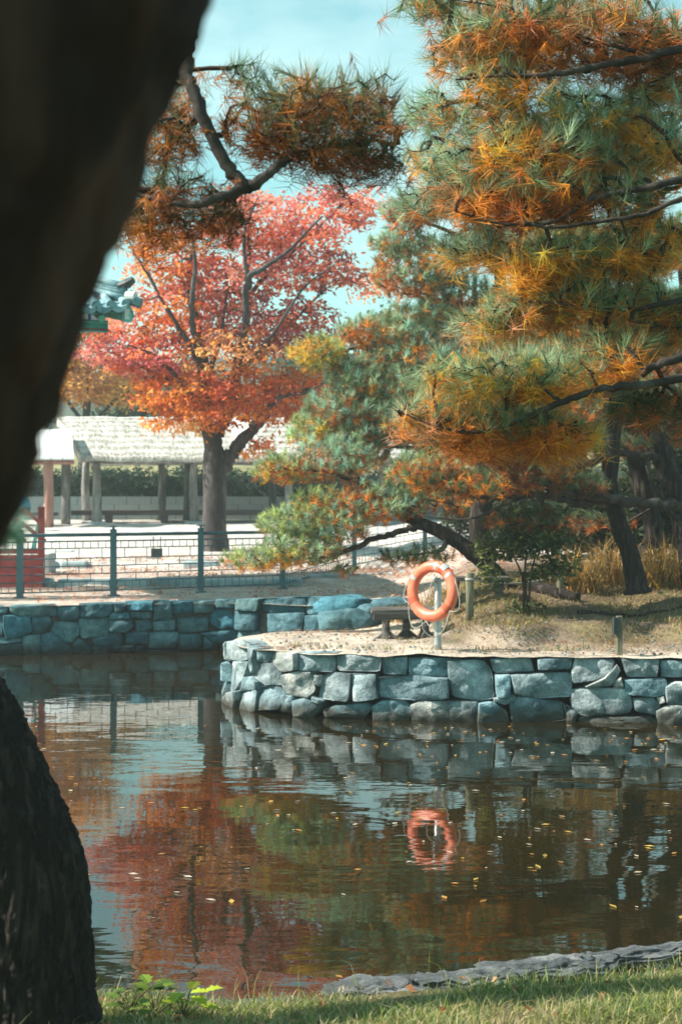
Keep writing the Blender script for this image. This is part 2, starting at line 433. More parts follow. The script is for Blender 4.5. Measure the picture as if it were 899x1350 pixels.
def nz(x, y, s):
    x = np.asarray(x, float); y = np.asarray(y, float)
    f = np.vectorize(lambda a, b: mnoise.noise((a*s, b*s, 3.1)))
    return f(x, y)

def z_prom(x, y):
    x = np.asarray(x, float); y = np.asarray(y, float)
    z = 0.72 - 0.2*ss(18.2, 21.5, y)*(1 - ss(-0.2, 1.2, x))
    edge = 17.15 + 0.28*np.sin(x*2.3) + 0.15*np.sin(x*5.1+1)
    m = ss(0, 0.5, y - edge)*ss(0.95, 1.7, x)*0.19 + ss(0.2, 2.8, y - edge)*ss(1.0, 2.4, x)*0.33
    return z + m
def z_terr(x, y):
    return np.interp(y, [0, 27.4, 27.5, 30.2, 30.3, 46, 52, 400, 900], [0.77, 0.77, 0.9, 0.98, 1.08, 1.64, 1.7, 4, 6])
def z_land(x, y):
    s = ss(0.6, 2.6, x)
    zz = z_prom(x, np.minimum(y, 23))*1.0 + 0.02*np.maximum(0, np.minimum(y, 45) - 23)
    return z_terr(x, y)*(1-s) + zz*s

SAND = np.array([0.62, 0.52, 0.425]); SOIL = np.array([0.17, 0.125, 0.09]); DRYG = np.array([0.22, 0.18, 0.08]); GRS = np.array([0.10, 0.12, 0.05])
PLAZA = np.array([0.62, 0.575, 0.53])
def ground_sheet(name, X, T, yf, zf, cf, label):
    nx, nt_ = len(X), len(T)
    V = np.zeros((nx, nt_, 3)); C = np.zeros((nx, nt_, 3))
    for i, x in enumerate(X):
        y0, y1 = yf(x)
        y = y0 + (y1 - y0)*T
        V[i, :, 0] = x; V[i, :, 1] = y; V[i, :, 2] = zf(x, y)
        C[i] = cf(np.full_like(y, x), y)
    V[..., 2] += 0.025*nz(V[..., 0], V[..., 1], 1.7) + 0.012*nz(V[..., 0], V[..., 1], 5.0)
    idx = np.arange(nx*nt_).reshape(nx, nt_)
    q = np.stack([idx[:-1, :-1], idx[1:, :-1], idx[1:, 1:], idx[:-1, 1:]], -1).reshape(-1, 4)
    o = MB().add(V.reshape(-1, 3), q, C.reshape(-1, 3)).build(name, M['ground'], smooth=True)
    return structure(o, label)

def prom_bounds(x):
    y0 = np.interp(x, _fx, _fy) + 0.0 + 0.03*math.sin(x*9) + 0.02*math.sin(x*23)
    back = np.interp(x, [-1.36, -1.17, -0.81, -0.2, 0.6, 2.0], [17.62, 18.35, 19.2, 21.0, 22.6, 23.0])
    return y0, (min(back, left_y(x) + 0.12) if x < 0.9 else left_y(x))
def prom_col(x, y):
    n = nz(x, y, 0.9) + 0.5*nz(x, y, 3.1)
    g = (ss(17.0, 17.5, y + 0.35*n)*ss(0.9, 1.5, x + 0.3*n))[:, None]
    dg = ss(-0.2, 0.35, n)[:, None]
    hi = SOIL*1.15*(1-dg) + (0.55*DRYG + 0.05*GRS + 0.5*SOIL)*dg
    lo = SAND*(0.93 + 0.15*n[:, None])
    s2 = (ss(0.75, 2.2, x + 0.5*n)*ss(15.8, 17.0, y + 0.4*n))[:, None]*0.8
    lo = lo*(1-s2) + SOIL*1.7*s2
    return lo*(1-g) + hi*g
ground_sheet('promontory_ground', np.concatenate([np.linspace(-1.37, 5, 90), np.linspace(5.3, 30, 30)]), np.linspace(0, 1, 60)**1.1, prom_bounds, z_prom, prom_col,
             'sandy promontory ground with a low grassy mound')
def land_col(x, y):
    n = nz(x, y, 0.45) + 0.5*nz(x, y, 1.7)
    s = ss(0.8, 2.8, x)[:, None]*(1 - ss(24.0, 27.5, y + 0.6*n))[:, None]
    gr = ss(49, 52, y)[:, None]
    terr = PLAZA*(0.96 + 0.08*n[:, None])
    near = (1 - ss(28.8, 30.2, y + n))[:, None]
    terr = terr*(1-near) + (np.array([0.50, 0.41, 0.35])*(1 + 0.2*n[:, None]))*near
    terr = terr*(1-gr) + (0.5*DRYG + 0.5*GRS)*gr
    hi = SOIL*0.8*(1 - ss(-0.2, 0.4, n)[:, None]) + (DRYG*0.8)*ss(-0.2, 0.4, n)[:, None]
    return terr*(1-s) + hi*s
T2 = np.concatenate([np.linspace(0, 0.06, 60), np.linspace(0.063, 0.18, 40), np.linspace(0.2, 1, 30)])
ground_sheet('plaza_ground', np.concatenate([np.linspace(-400, -16, 20), np.linspace(-15, 15, 100), np.linspace(16, 400, 20)]), T2,
             lambda x: (left_y(x), 420.0), z_land, land_col, 'pale plaza ground stepping up behind the pond')

# near bank
def edge_y(x): return np.interp(x, [-8, -2, -0.9, -0.1, 0.5, 1.2, 1.8, 4, 12], [6.0, 6.1, 6.15, 6.2, 6.25, 6.55, 6.85, 7.5, 8.5]) + 0.05*np.sin(x*4.1)
def z_bank(x, y):
    d = edge_y(x) - y
    return np.where(d < 0.12, 0.1 + 0.26*ss(-0.1, 0.12, d), 0.36) + 0.17*ss(0.1, 1.2, d) + 0.30*ss(1.0, 5.0, d) + 0.02*np.sin(np.asarray(x)*3)
def bank_col(x, y):
    n = nz(x, y, 1.6) + 0.6*nz(x, y, 5)
    g = ss(-0.25, 0.4, n)[:, None]
    return (np.array([0.17, 0.135, 0.07])*(1-g) + np.array([0.16, 0.16, 0.06])*g)
ground_sheet('near_bank_ground', np.linspace(-12, 12, 140), np.linspace(0, 1, 70), lambda x: (-6.0, edge_y(x) + 0.15), z_bank, bank_col,
             'grassy near bank at the foot of the picture')

# water
wb = MB(); wb.add([[-70, 2, 0], [70, 2, 0], [70, 24, 0], [-70, 24, 0]], [[0, 1, 2, 3]])
structure(wb.build('pond_water', M['water']), 'dark reflecting pond water')
bb = MB(); bb.add([[-70, 2, -0.9], [70, 2, -0.9], [70, 24.5, -0.9], [-70, 24.5, -0.9]], [[0, 1, 2, 3]])
structure(bb.build('pond_bed', M['joint']), 'silt bed under the water')

# ------------------------------------------------------------------ stone walls
def make_stone(poly3, outn, depth, name, mat, parent, bulge=0.06, seed=0, nseg=26):
    """A rough hewn stone: outline poly3 (3D points on the wall face), pushed out along outn, with a body going back."""
    p = np.asarray(poly3, float); c = p.mean(0)
    q = np.vstack([p, p[:1]]); seg = np.linalg.norm(np.diff(q, axis=0), axis=1); cum = np.concatenate([[0], np.cumsum(seg)])
    s = np.linspace(0, cum[-1], nseg, endpoint=False)
    ring = np.stack([np.interp(s, cum, q[:, k]) for k in range(3)], 1)
    ring = 0.9*ring + 0.05*np.roll(ring, 1, 0) + 0.05*np.roll(ring, -1, 0)
    r2 = np.random.default_rng(seed)
    tilt = r2.normal(size=3)*0.09; proud = r2.uniform(-0.03, 0.03)
    bulge = bulge*r2.uniform(0.7, 1.25)
    levels = [(1.04, -depth), (1.05, -0.01), (1.035, 0.45), (0.985, 0.85), (0.8, 0.97), (0.55, 1.0), (0.28, 1.02)]
    # a few split planes give hewn facets
    planes = [(unit(r2.normal(size=3)), r2.uniform(-0.3, 0.6), r2.uniform(0.08, 0.35)) for _ in range(4)]
    size = np.linalg.norm(p - c, axis=1).mean()
    V = []; off = r2.uniform(-50, 50, 3)
    for k, (sc, dz) in enumerate(levels):
        rr = c + (ring - c)*sc
        rr = rr + outn*((dz if dz < 0 else dz*bulge) + (proud if dz >= 0 else 0))
        n2 = np.array([mnoise.noise(tuple((v + off)*14.0)) for v in rr])
        if dz > -0.1: rr = rr + (ring - c)*(0.035*n2)[:, None]
        if dz > 0:
            d = (rr - c)
            h = d @ tilt
            for (pn, po, ps) in planes:
                h = h - np.maximum(0, (d @ pn)/size - po)*ps*size
            n1 = np.array([mnoise.noise(tuple((v + off)*5.0)) for v in rr]); n3 = np.array([abs(mnoise.noise(tuple((v + off)*9.0))) for v in rr])
            h = h + n1*0.022 - n3*0.03 + n2*0.010
            rr = rr + outn*np.maximum(h*min(1, dz*1.3), -0.09)[:, None]
        V.append(rr)
    n = nseg; idx = np.arange(n*len(levels)).reshape(len(levels), n)
    f4 = np.stack([idx[:-1], np.roll(idx[:-1], -1, 1), np.roll(idx[1:], -1, 1), idx[1:]], -1).reshape(-1, 4)
    b = MB(); b.add(np.concatenate(V), f4)
    k = b.n; b.add([V[-1].mean(0)], np.zeros((0, 3), int))
    b.f[3].append(np.stack([idx[-1], np.roll(idx[-1], -1), np.full(n, k)], -1))
    o = b.build(name, mat, parent, smooth=True)
    o.data.set_sharp_from_angle(angle=R(34))
    return o

def z1(pts): return [(290 + x/2.9, 820 + y/2.9) for x, y in pts]
def z2(pts): return [(590 + x/2.91, 820 + y/2.91) for x, y in pts]
ST = [z1(s) for s in [
 [(28,75),(60,68),(100,85),(98,140),(60,150),(25,140)], [(102,90),(130,105),(122,190),(97,200),(99,145)],
 [(133,110),(198,116),(180,152),(137,152)], [(200,116),(290,120),(290,185),(235,190),(192,157)], [(294,120),(438,121),(432,190),(300,188)],
 [(445,125),(612,135),(605,190),(450,186)], [(618,138),(715,136),(712,202),(625,198)], [(725,140),(885,142),(880,207),(725,207)],
 [(22,150),(60,154),(94,155),(78,212),(50,260),(20,285)], [(124,158),(188,160),(225,195),(232,240),(170,242),(118,207)],
 [(82,212),(115,208),(138,232),(140,258),(75,264)], [(235,205),(290,190),(345,195),(360,260),(330,290),(255,275),(228,235)],
 [(352,205),(388,208),(378,250),(362,240)], [(390,208),(420,195),(500,200),(490,305),(378,292)], [(505,200),(590,205),(600,295),(510,305)],
 [(610,215),(740,207),(872,215),(868,295),(735,298),(610,287)], [(22,290),(50,266),(66,264),(70,330),(25,330)], [(72,268),(135,263),(132,347),(70,335)],
 [(145,250),(215,248),(255,277),(225,335),(140,335)], [(232,282),(278,280),(275,345),(227,340)], [(277,303),(320,292),(390,322),(350,368),(285,362)],
 [(352,285),(400,300),(388,316),(350,305)], [(395,335),(440,322),(560,310),(575,335),(545,368),(400,365)], [(580,325),(620,302),(700,302),(724,320),(722,385),(588,380)],
 [(730,320),(770,304),(890,305),(893,382),(735,384)]]] + [z2(s) for s in [
 [(0,150),(140,153),(165,190),(175,290),(130,300),(25,288),(8,240)], [(165,146),(315,138),(328,190),(180,195)], [(345,145),(475,140),(468,182),(350,184)],
 [(490,143),(640,148),(625,200),(560,225),(480,236),(475,200)], [(648,165),(662,190),(625,245),(525,249),(600,212)], [(668,140),(812,143),(800,212),(690,210)],
 [(820,150),(960,155),(955,215),(822,212)], [(182,205),(240,203),(240,287),(186,287)], [(244,205),(350,200),(470,195),(472,285),(340,292),(258,276)],
 [(630,230),(665,212),(674,250),(640,257)], [(680,225),(835,218),(842,275),(790,287),(685,277)], [(480,262),(560,252),(690,260),(705,320),(690,352),(520,360),(475,322)],
 [(0,310),(60,303),(115,306),(112,382),(0,384)], [(120,312),(170,306),(225,340),(232,384),(114,384)], [(177,292),(258,278),(265,300),(220,318),(177,306)],
 [(240,312),(275,287),(440,312),(452,375),(330,388),(250,385)], [(710,295),(790,290),(815,322),(795,357),(720,342)], [(835,250),(870,232),(960,235),(955,315),(840,312)],
 [(800,342),(850,318),(950,320),(955,392),(810,394)], [(455,322),(500,347),(485,392),(455,390)], [(505,368),(620,364),(790,364),(808,396),(512,396)], [(800,290),(828,285),(832,308),(812,316)]]]
wall = thing('stone_wall', 'grey blue dry stone wall holding up the sandy promontory', 'stone wall')
def front_pt(px, py, back=0.0):
    Y = float(front_y(px))
    a = P(px - 3, 0, float(front_y(px - 3))); b_ = P(px + 3, 0, float(front_y(px + 3)))
    t = unit(np.array([b_[0]-a[0], b_[1]-a[1], 0])); n = np.array([t[1], -t[0], 0])
    p = P(px, py, Y)
    return p - n*(back + 0.06*max(0, p[2])), n
def prow(stones, fn, mat, parent, seed0, depth=0.22, bulge=0.055):
    for k, poly in enumerate(stones):
        pts = [fn(x, y) for x, y in poly]
        n = unit(np.mean([q[1] for q in pts], 0))
        make_stone([q[0] for q in pts], n, depth, 'stone', mat, parent, bulge, seed0 + k)
prow(ST, front_pt, M['stone'], wall, 100)
# the wall goes on to the right beyond the picture and round the back of the tip
def rows(xs0, xs1, ytop, ybot, seed, wmin=28, wmax=70, nrow=3):
    r2 = np.random.default_rng(seed); out = []
    hs = np.linspace(0, 1, nrow + 1)
    for r in range(nrow):
        x = xs0
        while x < xs1:
            w = r2.uniform(wmin, wmax); x2 = min(x + w, xs1)
            j = lambda: r2.uniform(-0.045, 0.045)
            a, b_ = hs[r], hs[r+1]
            yl = lambda xx, t: ytop(xx) + (ybot(xx) - ytop(xx))*t
            a0 = a + (j() if r else 0.0); a1 = a + (j() if r else 0.0); b0 = b_ + (j() if r < nrow-1 else 0.03); b1 = b_ + (j() if r < nrow-1 else 0.03)
            out.append([(x+1, yl(x, a0)), ((x+x2)/2, yl((x+x2)/2, (a0+a1)/2 - (0.02 if r else 0.0))), (x2-1, yl(x2, a1)), (x2-1+r2.uniform(-4, 3), yl(x2, b1)), ((x+x2)/2, yl((x+x2)/2, (b0+b1)/2)), (x+1+r2.uniform(-3, 4), yl(x, b0))])
            x = x2
    return out
prow(rows(925, 1100, lambda x: 871, lambda x: 957, 5), front_pt, M['stone'], wall, 300)
# hidden flank behind the tip
FL = spline([(-1.40, 17.36), (-1.38, 17.75), (-1.2, 18.4), (-0.85, 19.2), (-0.2, 21.0)], 60)
def flank_pt(u, z):
    i = min(max(u, 0), 1)*58; k = int(i); t = i - k
    p = FL[k]*(1-t) + FL[min(k+1, 59)]*t; d = unit(FL[min(k+1, 59)] - FL[max(k-1, 0)])
    return np.array([p[0], p[1], z]), np.array([-d[1], d[0], 0])
r2 = np.random.default_rng(77)
for r in range(3):
    u = 0.0
    while u < 0.98:
        w = r2.uniform(0.08, 0.15); za, zb = 0.25*r - (0.06 if r == 0 else 0), 0.25*(r+1) - 0.03
        zb *= (1 - 0.25*u)
        pts = [flank_pt(u+0.005, za), flank_pt(u+w-0.005, za), flank_pt(u+w-0.01, zb), flank_pt(u+0.01, zb)]
        make_stone([q[0] for q in pts], unit(np.mean([q[1] for q in pts], 0)), 0.2, 'stone', M['stone'], wall, 0.05, int(900+u*100+r))
        u += w
bk = MB()
bx = [front_pt(px, 0, 0.10)[0][:2] for px in np.linspace(303, 1700, 80)]
for i in range(len(bx)-1):
    bk.add([[*bx[i], -0.8], [*bx[i+1], -0.8], [*bx[i+1], 0.71], [*bx[i], 0.71]], [[0, 1, 2, 3]])
for i in range(59):
    a, b_ = FL[i] + np.array([0.09, -0.0]), FL[i+1] + np.array([0.09, 0.0])
    bk.add([[*a, -0.8], [*b_, -0.8], [*b_, 0.70 - 0.2*i/59], [*a, 0.70 - 0.2*i/59]], [[0, 1, 2, 3]])
bk.build('backing', M['joint'], wall)

# far shore wall on the left
lw = thing('stone_wall', 'long shaded teal stone wall along the far shore under the railing', 'stone wall')
def left_pt(px, py):
    # column to x on the wall line
    xs = np.linspace(-9, 1.2, 400); ys = left_y(xs); c = 449.5 + xs/ys*FPX
    x = np.interp(px, c, xs); y = float(left_y(x))
    d = unit(np.array([0.1, float(left_y(x+0.05)-left_y(x-0.05)), 0])); n = np.array([d[1], -d[0], 0])
    p = P(px, py, y)
    return p - n*0.05*max(0, p[2]), n
def z3(pts): return [(x/2.9, 780 + y/2.9) for x, y in pts]
LS = [z3(s) for s in [
 [(-60,55),(38,58),(25,85),(-60,85)], [(40,55),(215,50),(222,92),(120,98),(60,88),(42,78)], [(222,62),(300,52),(305,95),(295,108),(240,112),(226,90)],
 [(305,50),(435,44),(432,80),(400,98),(310,98)], [(440,45),(478,44),(478,75),(440,78)], [(484,40),(582,38),(582,70),(490,72)], [(590,38),(655,36),(660,105),(590,112)],
 [(662,38),(738,38),(738,78),(665,84)], [(740,38),(822,36),(815,78),(745,82)], [(828,32),(905,30),(900,62),(830,62)], [(-60,90),(8,92),(12,170),(-60,175)],
 [(15,90),(115,95),(122,150),(90,172),(25,178),(14,130)], [(125,100),(190,98),(198,125),(165,155),(122,160)], [(200,120),(240,116),(300,122),(302,165),(275,195),(235,190),(195,150)],
 [(303,104),(415,102),(412,172),(312,176)], [(420,112),(500,110),(512,130),(480,155),(420,152)], [(420,82),(495,80),(498,105),(420,108)], [(500,78),(582,76),(578,105),(502,106)],
 [(520,112),(578,110),(580,145),(525,150)], [(588,116),(672,108),(672,148),(590,148)], [(678,100),(800,98),(795,150),(685,158)], [(808,68),(885,66),(895,135),(840,142),(805,120)],
 [(-60,180),(80,170),(82,192),(10,200),(-60,200)], [(88,172),(155,165),(160,238),(95,240)], [(162,165),(200,158),(275,215),(275,240),(165,240)], [(280,200),(300,180),(350,205),(355,236),(282,238)],
 [(355,180),(450,165),(475,172),(460,205),(370,208)], [(415,160),(455,156),(470,166),(418,172)], [(482,155),(570,152),(570,198),(485,200)], [(575,158),(630,152),(685,155),(670,215),(570,218)],
 [(680,165),(765,162),(775,215),(680,225)], [(770,160),(840,150),(900,148),(900,195),(820,200)], [(780,172),(815,198),(805,220),(778,218)], [(-60,205),(85,198),(90,240),(-60,242)],
 [(420,208),(510,204),(500,228),(420,228)], [(520,206),(548,204),(548,222),(520,222)], [(360,212),(415,210),(412,238),(360,238)], [(555,222),(700,222),(700,240),(555,240)], [(705,228),(830,222),(850,240),(705,240)],
 [(835,200),(900,198),(905,240),(840,240)], [(905,30),(990,28),(985,75),(902,70)], [(895,75),(985,80),(980,150),(902,145)], [(905,150),(990,152),(990,240),(905,240)]]]
LS += [[(x*1.0, y) for x, y in s] for s in [
 [(343,790),(400,787),(402,806),(345,808)], [(402,788),(440,788),(446,808),(404,810)], [(352,810),(400,808),(398,834),(352,836)], [(402,812),(436,810),(440,838),(402,838)], [(343,838),(400,838),(400,860),(343,860)]]]
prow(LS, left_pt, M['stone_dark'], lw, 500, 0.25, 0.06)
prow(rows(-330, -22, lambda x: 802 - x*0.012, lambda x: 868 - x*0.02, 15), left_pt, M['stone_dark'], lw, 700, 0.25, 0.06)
bk = MB()
xs = np.linspace(-60, 1.1, 120)
for i in range(119):
    a, b_ = (xs[i], left_y(xs[i]) + 0.1), (xs[i+1], left_y(xs[i+1]) + 0.1)
    bk.add([[*a, -0.8], [*b_, -0.8], [*b_, 0.74], [*a, 0.74]], [[0, 1, 2, 3]])
bk.build('backing', M['joint'], lw)

def boulder(name, c, r, mat, label, cat, group=None, rz=0, seed=0, flat=0.35, amp=0.28, n=(20, 12), freq=1.7, rough=0.0):
    u = np.linspace(0, 2*np.pi, n[0], endpoint=False); v = np.linspace(-np.pi/2, np.pi/2, n[1])
    off = np.random.default_rng(seed).uniform(-40, 40, 3)
    V = []
    for b_ in v:
        for a in u:
            d = np.array([math.cos(a)*math.cos(b_), math.sin(a)*math.cos(b_), math.sin(b_)])
            e = np.sign(d)*np.abs(d)**0.72
            k = 1 + amp*mnoise.noise(tuple(d*freq + off)) + amp*0.45*mnoise.noise(tuple(d*freq*3 + off)) + amp*0.2*mnoise.noise(tuple(d*freq*8 + off))
            V.append(e*k*np.array(r))
    V = np.array(V); cz, sz = math.cos(rz), math.sin(rz)
    if rough: V[:, 2] += np.array([rough*(1 - 2*abs(mnoise.noise((v[0]*7 + off[0], v[1]*16, 0))) + 0.6*mnoise.noise((v[0]*22, v[1]*30, off[1]))) for v in V])
    V = V @ np.array([[cz, sz, 0], [-sz, cz, 0], [0, 0, 1]])
    idx = np.arange(n[0]*n[1]).reshape(n[1], n[0])
    q = np.stack([idx[:-1], np.roll(idx[:-1], -1, 1), np.roll(idx[1:], -1, 1), idx[1:]], -1).reshape(-1, 4)
    o = MB().add(V, q).build(name, mat, smooth=True); o.location = tuple(c)
    return tag(o, label, cat, group)

# rocks where the far wall meets the promontory
for k, (px, py, Y, r, lab) in enumerate([
    (452, 800, 21.2, (0.42, 0.4, 0.17), 'pale flat topped rock at the right end of the far shore wall'),
    (455, 822, 20.6, (0.40, 0.3, 0.2), 'sloping teal rock low at the right end of the far shore wall'),
    (482, 818, 20.9, (0.3, 0.3, 0.24), 'squarish teal rock close behind the wooden bench'),
    (520, 800, 22.2, (0.5, 0.35, 0.14), 'long low rock behind the wooden bench below the leaf litter')]):
    boulder('shore_rock', P(px, py, Y), r, M['stone_dark'], lab, 'rock', 'rocks where the far wall ends', 0.3*k, 20+k)

# terrace kerbs behind the railing
kb = thing('kerb', 'low row of rough teal kerb stones on the leafy terrace behind the railing', 'kerb')
def blockstone(parent, c, d, rz=0, name='stone', mat=None):
    b = MB(); b.box((0, 0, 0), d, 0, taper=0.94)
    o = b.build(name, mat or M['kerb'], parent); o.location = tuple(c); o.rotation_euler = (0, 0, rz)
    md = o.modifiers.new('round', 'BEVEL'); md.width = min(d)*0.16; md.segments = 2
    return o
for k, (px0, px1, py, Y) in enumerate([(-60, 20, 776, 27.4), (24, 72, 776, 27.4), (76, 150, 776, 27.4), (153, 200, 775, 27.4), (204, 262, 775, 27.4), (266, 352, 777, 27.4), (355, 400, 776, 27.4),
                                       (403, 455, 768, 28.0), (458, 490, 768, 28.4), (494, 520, 767, 28.8), (523, 560, 766, 29.2)]):
    a, b_ = P(px0, py, Y), P(px1, py, Y)
    blockstone(kb, ((a[0]+b_[0])/2, Y, 0.80 + (0.04 if k > 6 else 0)), (b_[0]-a[0], 0.35, 0.26 + 0.03*math.sin(k*2.1)), 0.02*math.sin(k*3))
kb2 = thing('kerb', 'second pale kerb row further back on the leafy terrace', 'kerb')
for k, (px0, px1) in enumerate([(-40, 28), (30, 78), (80, 118), (240, 290), (292, 345)]):
    Y = 30.3; a, b_ = P(px0, 0, Y), P(px1, 0, Y)
    blockstone(kb2, ((a[0]+b_[0])/2, Y, 0.98), (b_[0]-a[0]-0.02, 0.4, 0.3), 0)
for px0, px1, py0, py1, Y, lab in [(24, 66, 730, 746, 28.5, 'grey granite block under the red railing post'), (232, 300, 737, 756, 30.8, 'wide grey granite block at the foot of the red tree'),
                                   (70, 95, 726, 734, 33.5, 'small flat granite slab on the plaza right of the red railing')]:
    a, b_ = P(px0, py1, Y), P(px1, py0, Y)
    zb = float(z_terr(0, Y)) - 0.03
    o = MB().box((0, 0, 0), (b_[0]-a[0], 0.6, b_[2]-zb)).build('granite_block', M['granite'])
    o.location = ((a[0]+b_[0])/2, Y + 0.3, (zb+b_[2])/2); md = o.modifiers.new('round', 'BEVEL'); md.width = 0.025; md.segments = 2
    tag(o, lab, 'stone block', 'granite blocks on the terrace')

# near bank rocks
for k, (px, py, Y, r, rz, lab) in enumerate([
    (500, 1292, 6.15, (0.20, 0.09, 0.035), 0.1, 'leftmost low rock slab in the grass at the water edge'),
    (600, 1282, 6.3, (0.30, 0.08, 0.042), 0.2, 'flat grey rock slab second from left along the near water edge'),
    (715, 1268, 6.5, (0.34, 0.085, 0.048), 0.38, 'cracked grey rock slab in the middle of the near water edge'),
    (850, 1250, 6.85, (0.40, 0.095, 0.05), 0.4, 'large grey rock slab at the right end of the near water edge')]):
    boulder('bank_rock', P(px, py, Y) - np.array([0, 0, 0.06]), r, M['rock'], lab, 'rock', 'rock slabs along the near bank', rz, 50+k, amp=0.5, n=(90, 44), freq=1.6, rough=0.016)

# ------------------------------------------------------------------ trees
def limb_pts(path, n=None):
    """path rows: px, py, Y, radius(m)"""
    a = np.array([[*P(p[0], p[1], p[2]), p[3]] for p in path])
    s = spline(a, n or max(6, 7*len(path)))
    return s[:, :3], np.maximum(s[:, 3], 0.003)

def grow(skel, targets, pathw=0.12, sag=0.0):
    """connect every target to the nearest limb point or earlier twig; returns segments and shoot directions"""
    m, n = len(skel), len(targets)
    d0 = np.min(np.linalg.norm(targets[:, None] - skel[None], axis=2), axis=1)
    order = np.argsort(d0)
    pos = np.zeros((m + 2*n, 3)); pos[:m] = skel; cnt = m
    dep = np.zeros(m + 2*n); par = np.full(m + 2*n, -1)
    dirs = np.zeros((n, 3))
    for k in order:
        t = targets[k]
        d = np.linalg.norm(pos[:cnt] - t, axis=1)
        j = int(np.argmin(d + pathw*dep[:cnt]))
        mid = 0.5*(pos[j] + t) + rng.normal(size=3)*0.09*d[j] + np.array([0, 0, sag*d[j]])
        pos[cnt] = mid; par[cnt] = j; dep[cnt] = dep[j] + d[j]*0.5
        pos[cnt+1] = t; par[cnt+1] = cnt; dep[cnt+1] = dep[j] + d[j]
        dirs[k] = t - mid
        cnt += 2
    w = np.zeros(cnt)
    w[m:] = 0.5
    for i in range(cnt - 1, m - 1, -1):
        if par[i] >= m: w[par[i]] += w[i]
    i = np.arange(m, cnt)
    return pos[par[i]], pos[i], w[i], unit(dirs)

def twig_mesh(mb, A, B, w, r0, rmax, sides=4, power=0.5):
    r = np.minimum(r0*np.maximum(w, 0.5)**power, rmax)
    d = unit(B - A); up = np.where(np.abs(d[:, 2:3]) > 0.9, np.array([[1.0, 0, 0]]), np.array([[0, 0, 1.0]]))
    u = unit(np.cross(d, up)); v = np.cross(d, u)
    a = np.linspace(0, 2*np.pi, sides, endpoint=False)
    ring = np.cos(a)[None, :, None]*u[:, None] + np.sin(a)[None, :, None]*v[:, None]
    V = np.concatenate([A[:, None] + ring*r[:, None, None], B[:, None] + ring*(r*0.88)[:, None, None]], 1)
    n = len(A); base = (np.arange(n)*2*sides)[:, None, None]
    k = np.arange(sides); q = np.stack([k, (k+1) % sides, (k+1) % sides + sides, k + sides], -1)
    mb.add(V.reshape(-1, 3), (base + q[None]).reshape(-1, 4))

def needles(mb, pos, ax, n, L, w, green, warm, shoot=0.12, orange=0.4, spread=(25, 70), droop=0.25, warm_at_base=0.6, jit=0.18):
    """needle tufts: young ones at the shoot's end take `green`, last year's behind them `warm` (k x 3 per shoot)"""
    S = len(pos)
    t = rng.random((S, n))                               # 0 tip, 1 back
    ang = np.radians(spread[0] + (spread[1]-spread[0])*t + rng.normal(size=(S, n))*12)
    az = rng.random((S, n))*2*np.pi
    up = np.where(np.abs(ax[:, 2:3]) > 0.95, np.array([[1.0, 0, 0]]), np.array([[0, 0, 1.0]]))
    u = unit(np.cross(ax, up)); v = np.cross(ax, u)
    d = (np.cos(ang)[..., None]*ax[:, None] + np.sin(ang)[..., None]*(np.cos(az)[..., None]*u[:, None] + np.sin(az)[..., None]*v[:, None]))
    is_o = t + 0.10*rng.normal(size=(S, n)) > 1 - 1.05*np.asarray(orange, float).reshape(-1, 1)*np.ones((S, 1))
    d[..., 2] -= droop*t*is_o + 0.06
    d = unit(d)
    ln = L*(0.75 + 0.4*rng.random((S, n)))*np.where(is_o, 0.95, 1.0)
    b = pos[:, None] - ax[:, None]*(t*shoot)[..., None]
    tip = b + d*ln[..., None]
    side = unit(np.cross(d, rng.normal(size=(S, n, 3))))*(w/2)
    V = np.stack([b - side, b + side, tip], 2).reshape(-1, 3)
    c = np.where(is_o[..., None], np.asarray(warm)[:, None], np.asarray(green)[:, None])*(1 + jit*rng.normal(size=(S, n, 1)))
    c = np.clip(c, 0.004, 0.95)
    C = np.repeat(c[:, :, None], 3, 2).reshape(-1, 3)
    F = np.arange(S*n*3).reshape(-1, 3)
    mb.add(V, F, C)

def sample_pad(c, r, n, dmin, shell=0.0):
    """shoots through an ellipsoid; shell > 0 keeps most of them on its upper skin and rim, leaving the twigs below open"""
    tries = 0; arr = np.zeros((n, 3)); k = 0
    while k < n and tries < n*10:
        tries += 1
        p = rng.normal(size=3); p /= np.linalg.norm(p)
        if rng.random() < shell:
            p[2] = abs(p[2]) if rng.random() < 0.86 else p[2]*0.5
            p *= rng.uniform(0.72, 1.04); p[2] += 0.10*rng.normal()
        else:
            p *= rng.random()**(1/2.4)
            if p[2] < 0: p[2] *= 0.65
        q = c + p*r
        if k and np.min(np.sum((arr[:k]-q)**2, 1)) < dmin*dmin: continue
        arr[k] = q; k += 1
    return arr[:k]

def zone(q, f, seed=0.0):
    return np.array([mnoise.noise((a*f + seed, b_*f, c_*f*1.6)) for a, b_, c_ in q])

GREENS = {'deep': (0.10, 0.15, 0.07), 'mid': (0.215, 0.29, 0.14), 'pale': (0.38, 0.50, 0.31), 'blue': (0.31, 0.49, 0.37), 'yellow': (0.42, 0.49, 0.19)}
WARMS = {'orange': (0.88, 0.31, 0.04), 'gold': (0.93, 0.46, 0.06), 'rust': (0.60, 0.19, 0.045), 'brown': (0.27, 0.10, 0.035), 'pink': (0.82, 0.36, 0.17)}

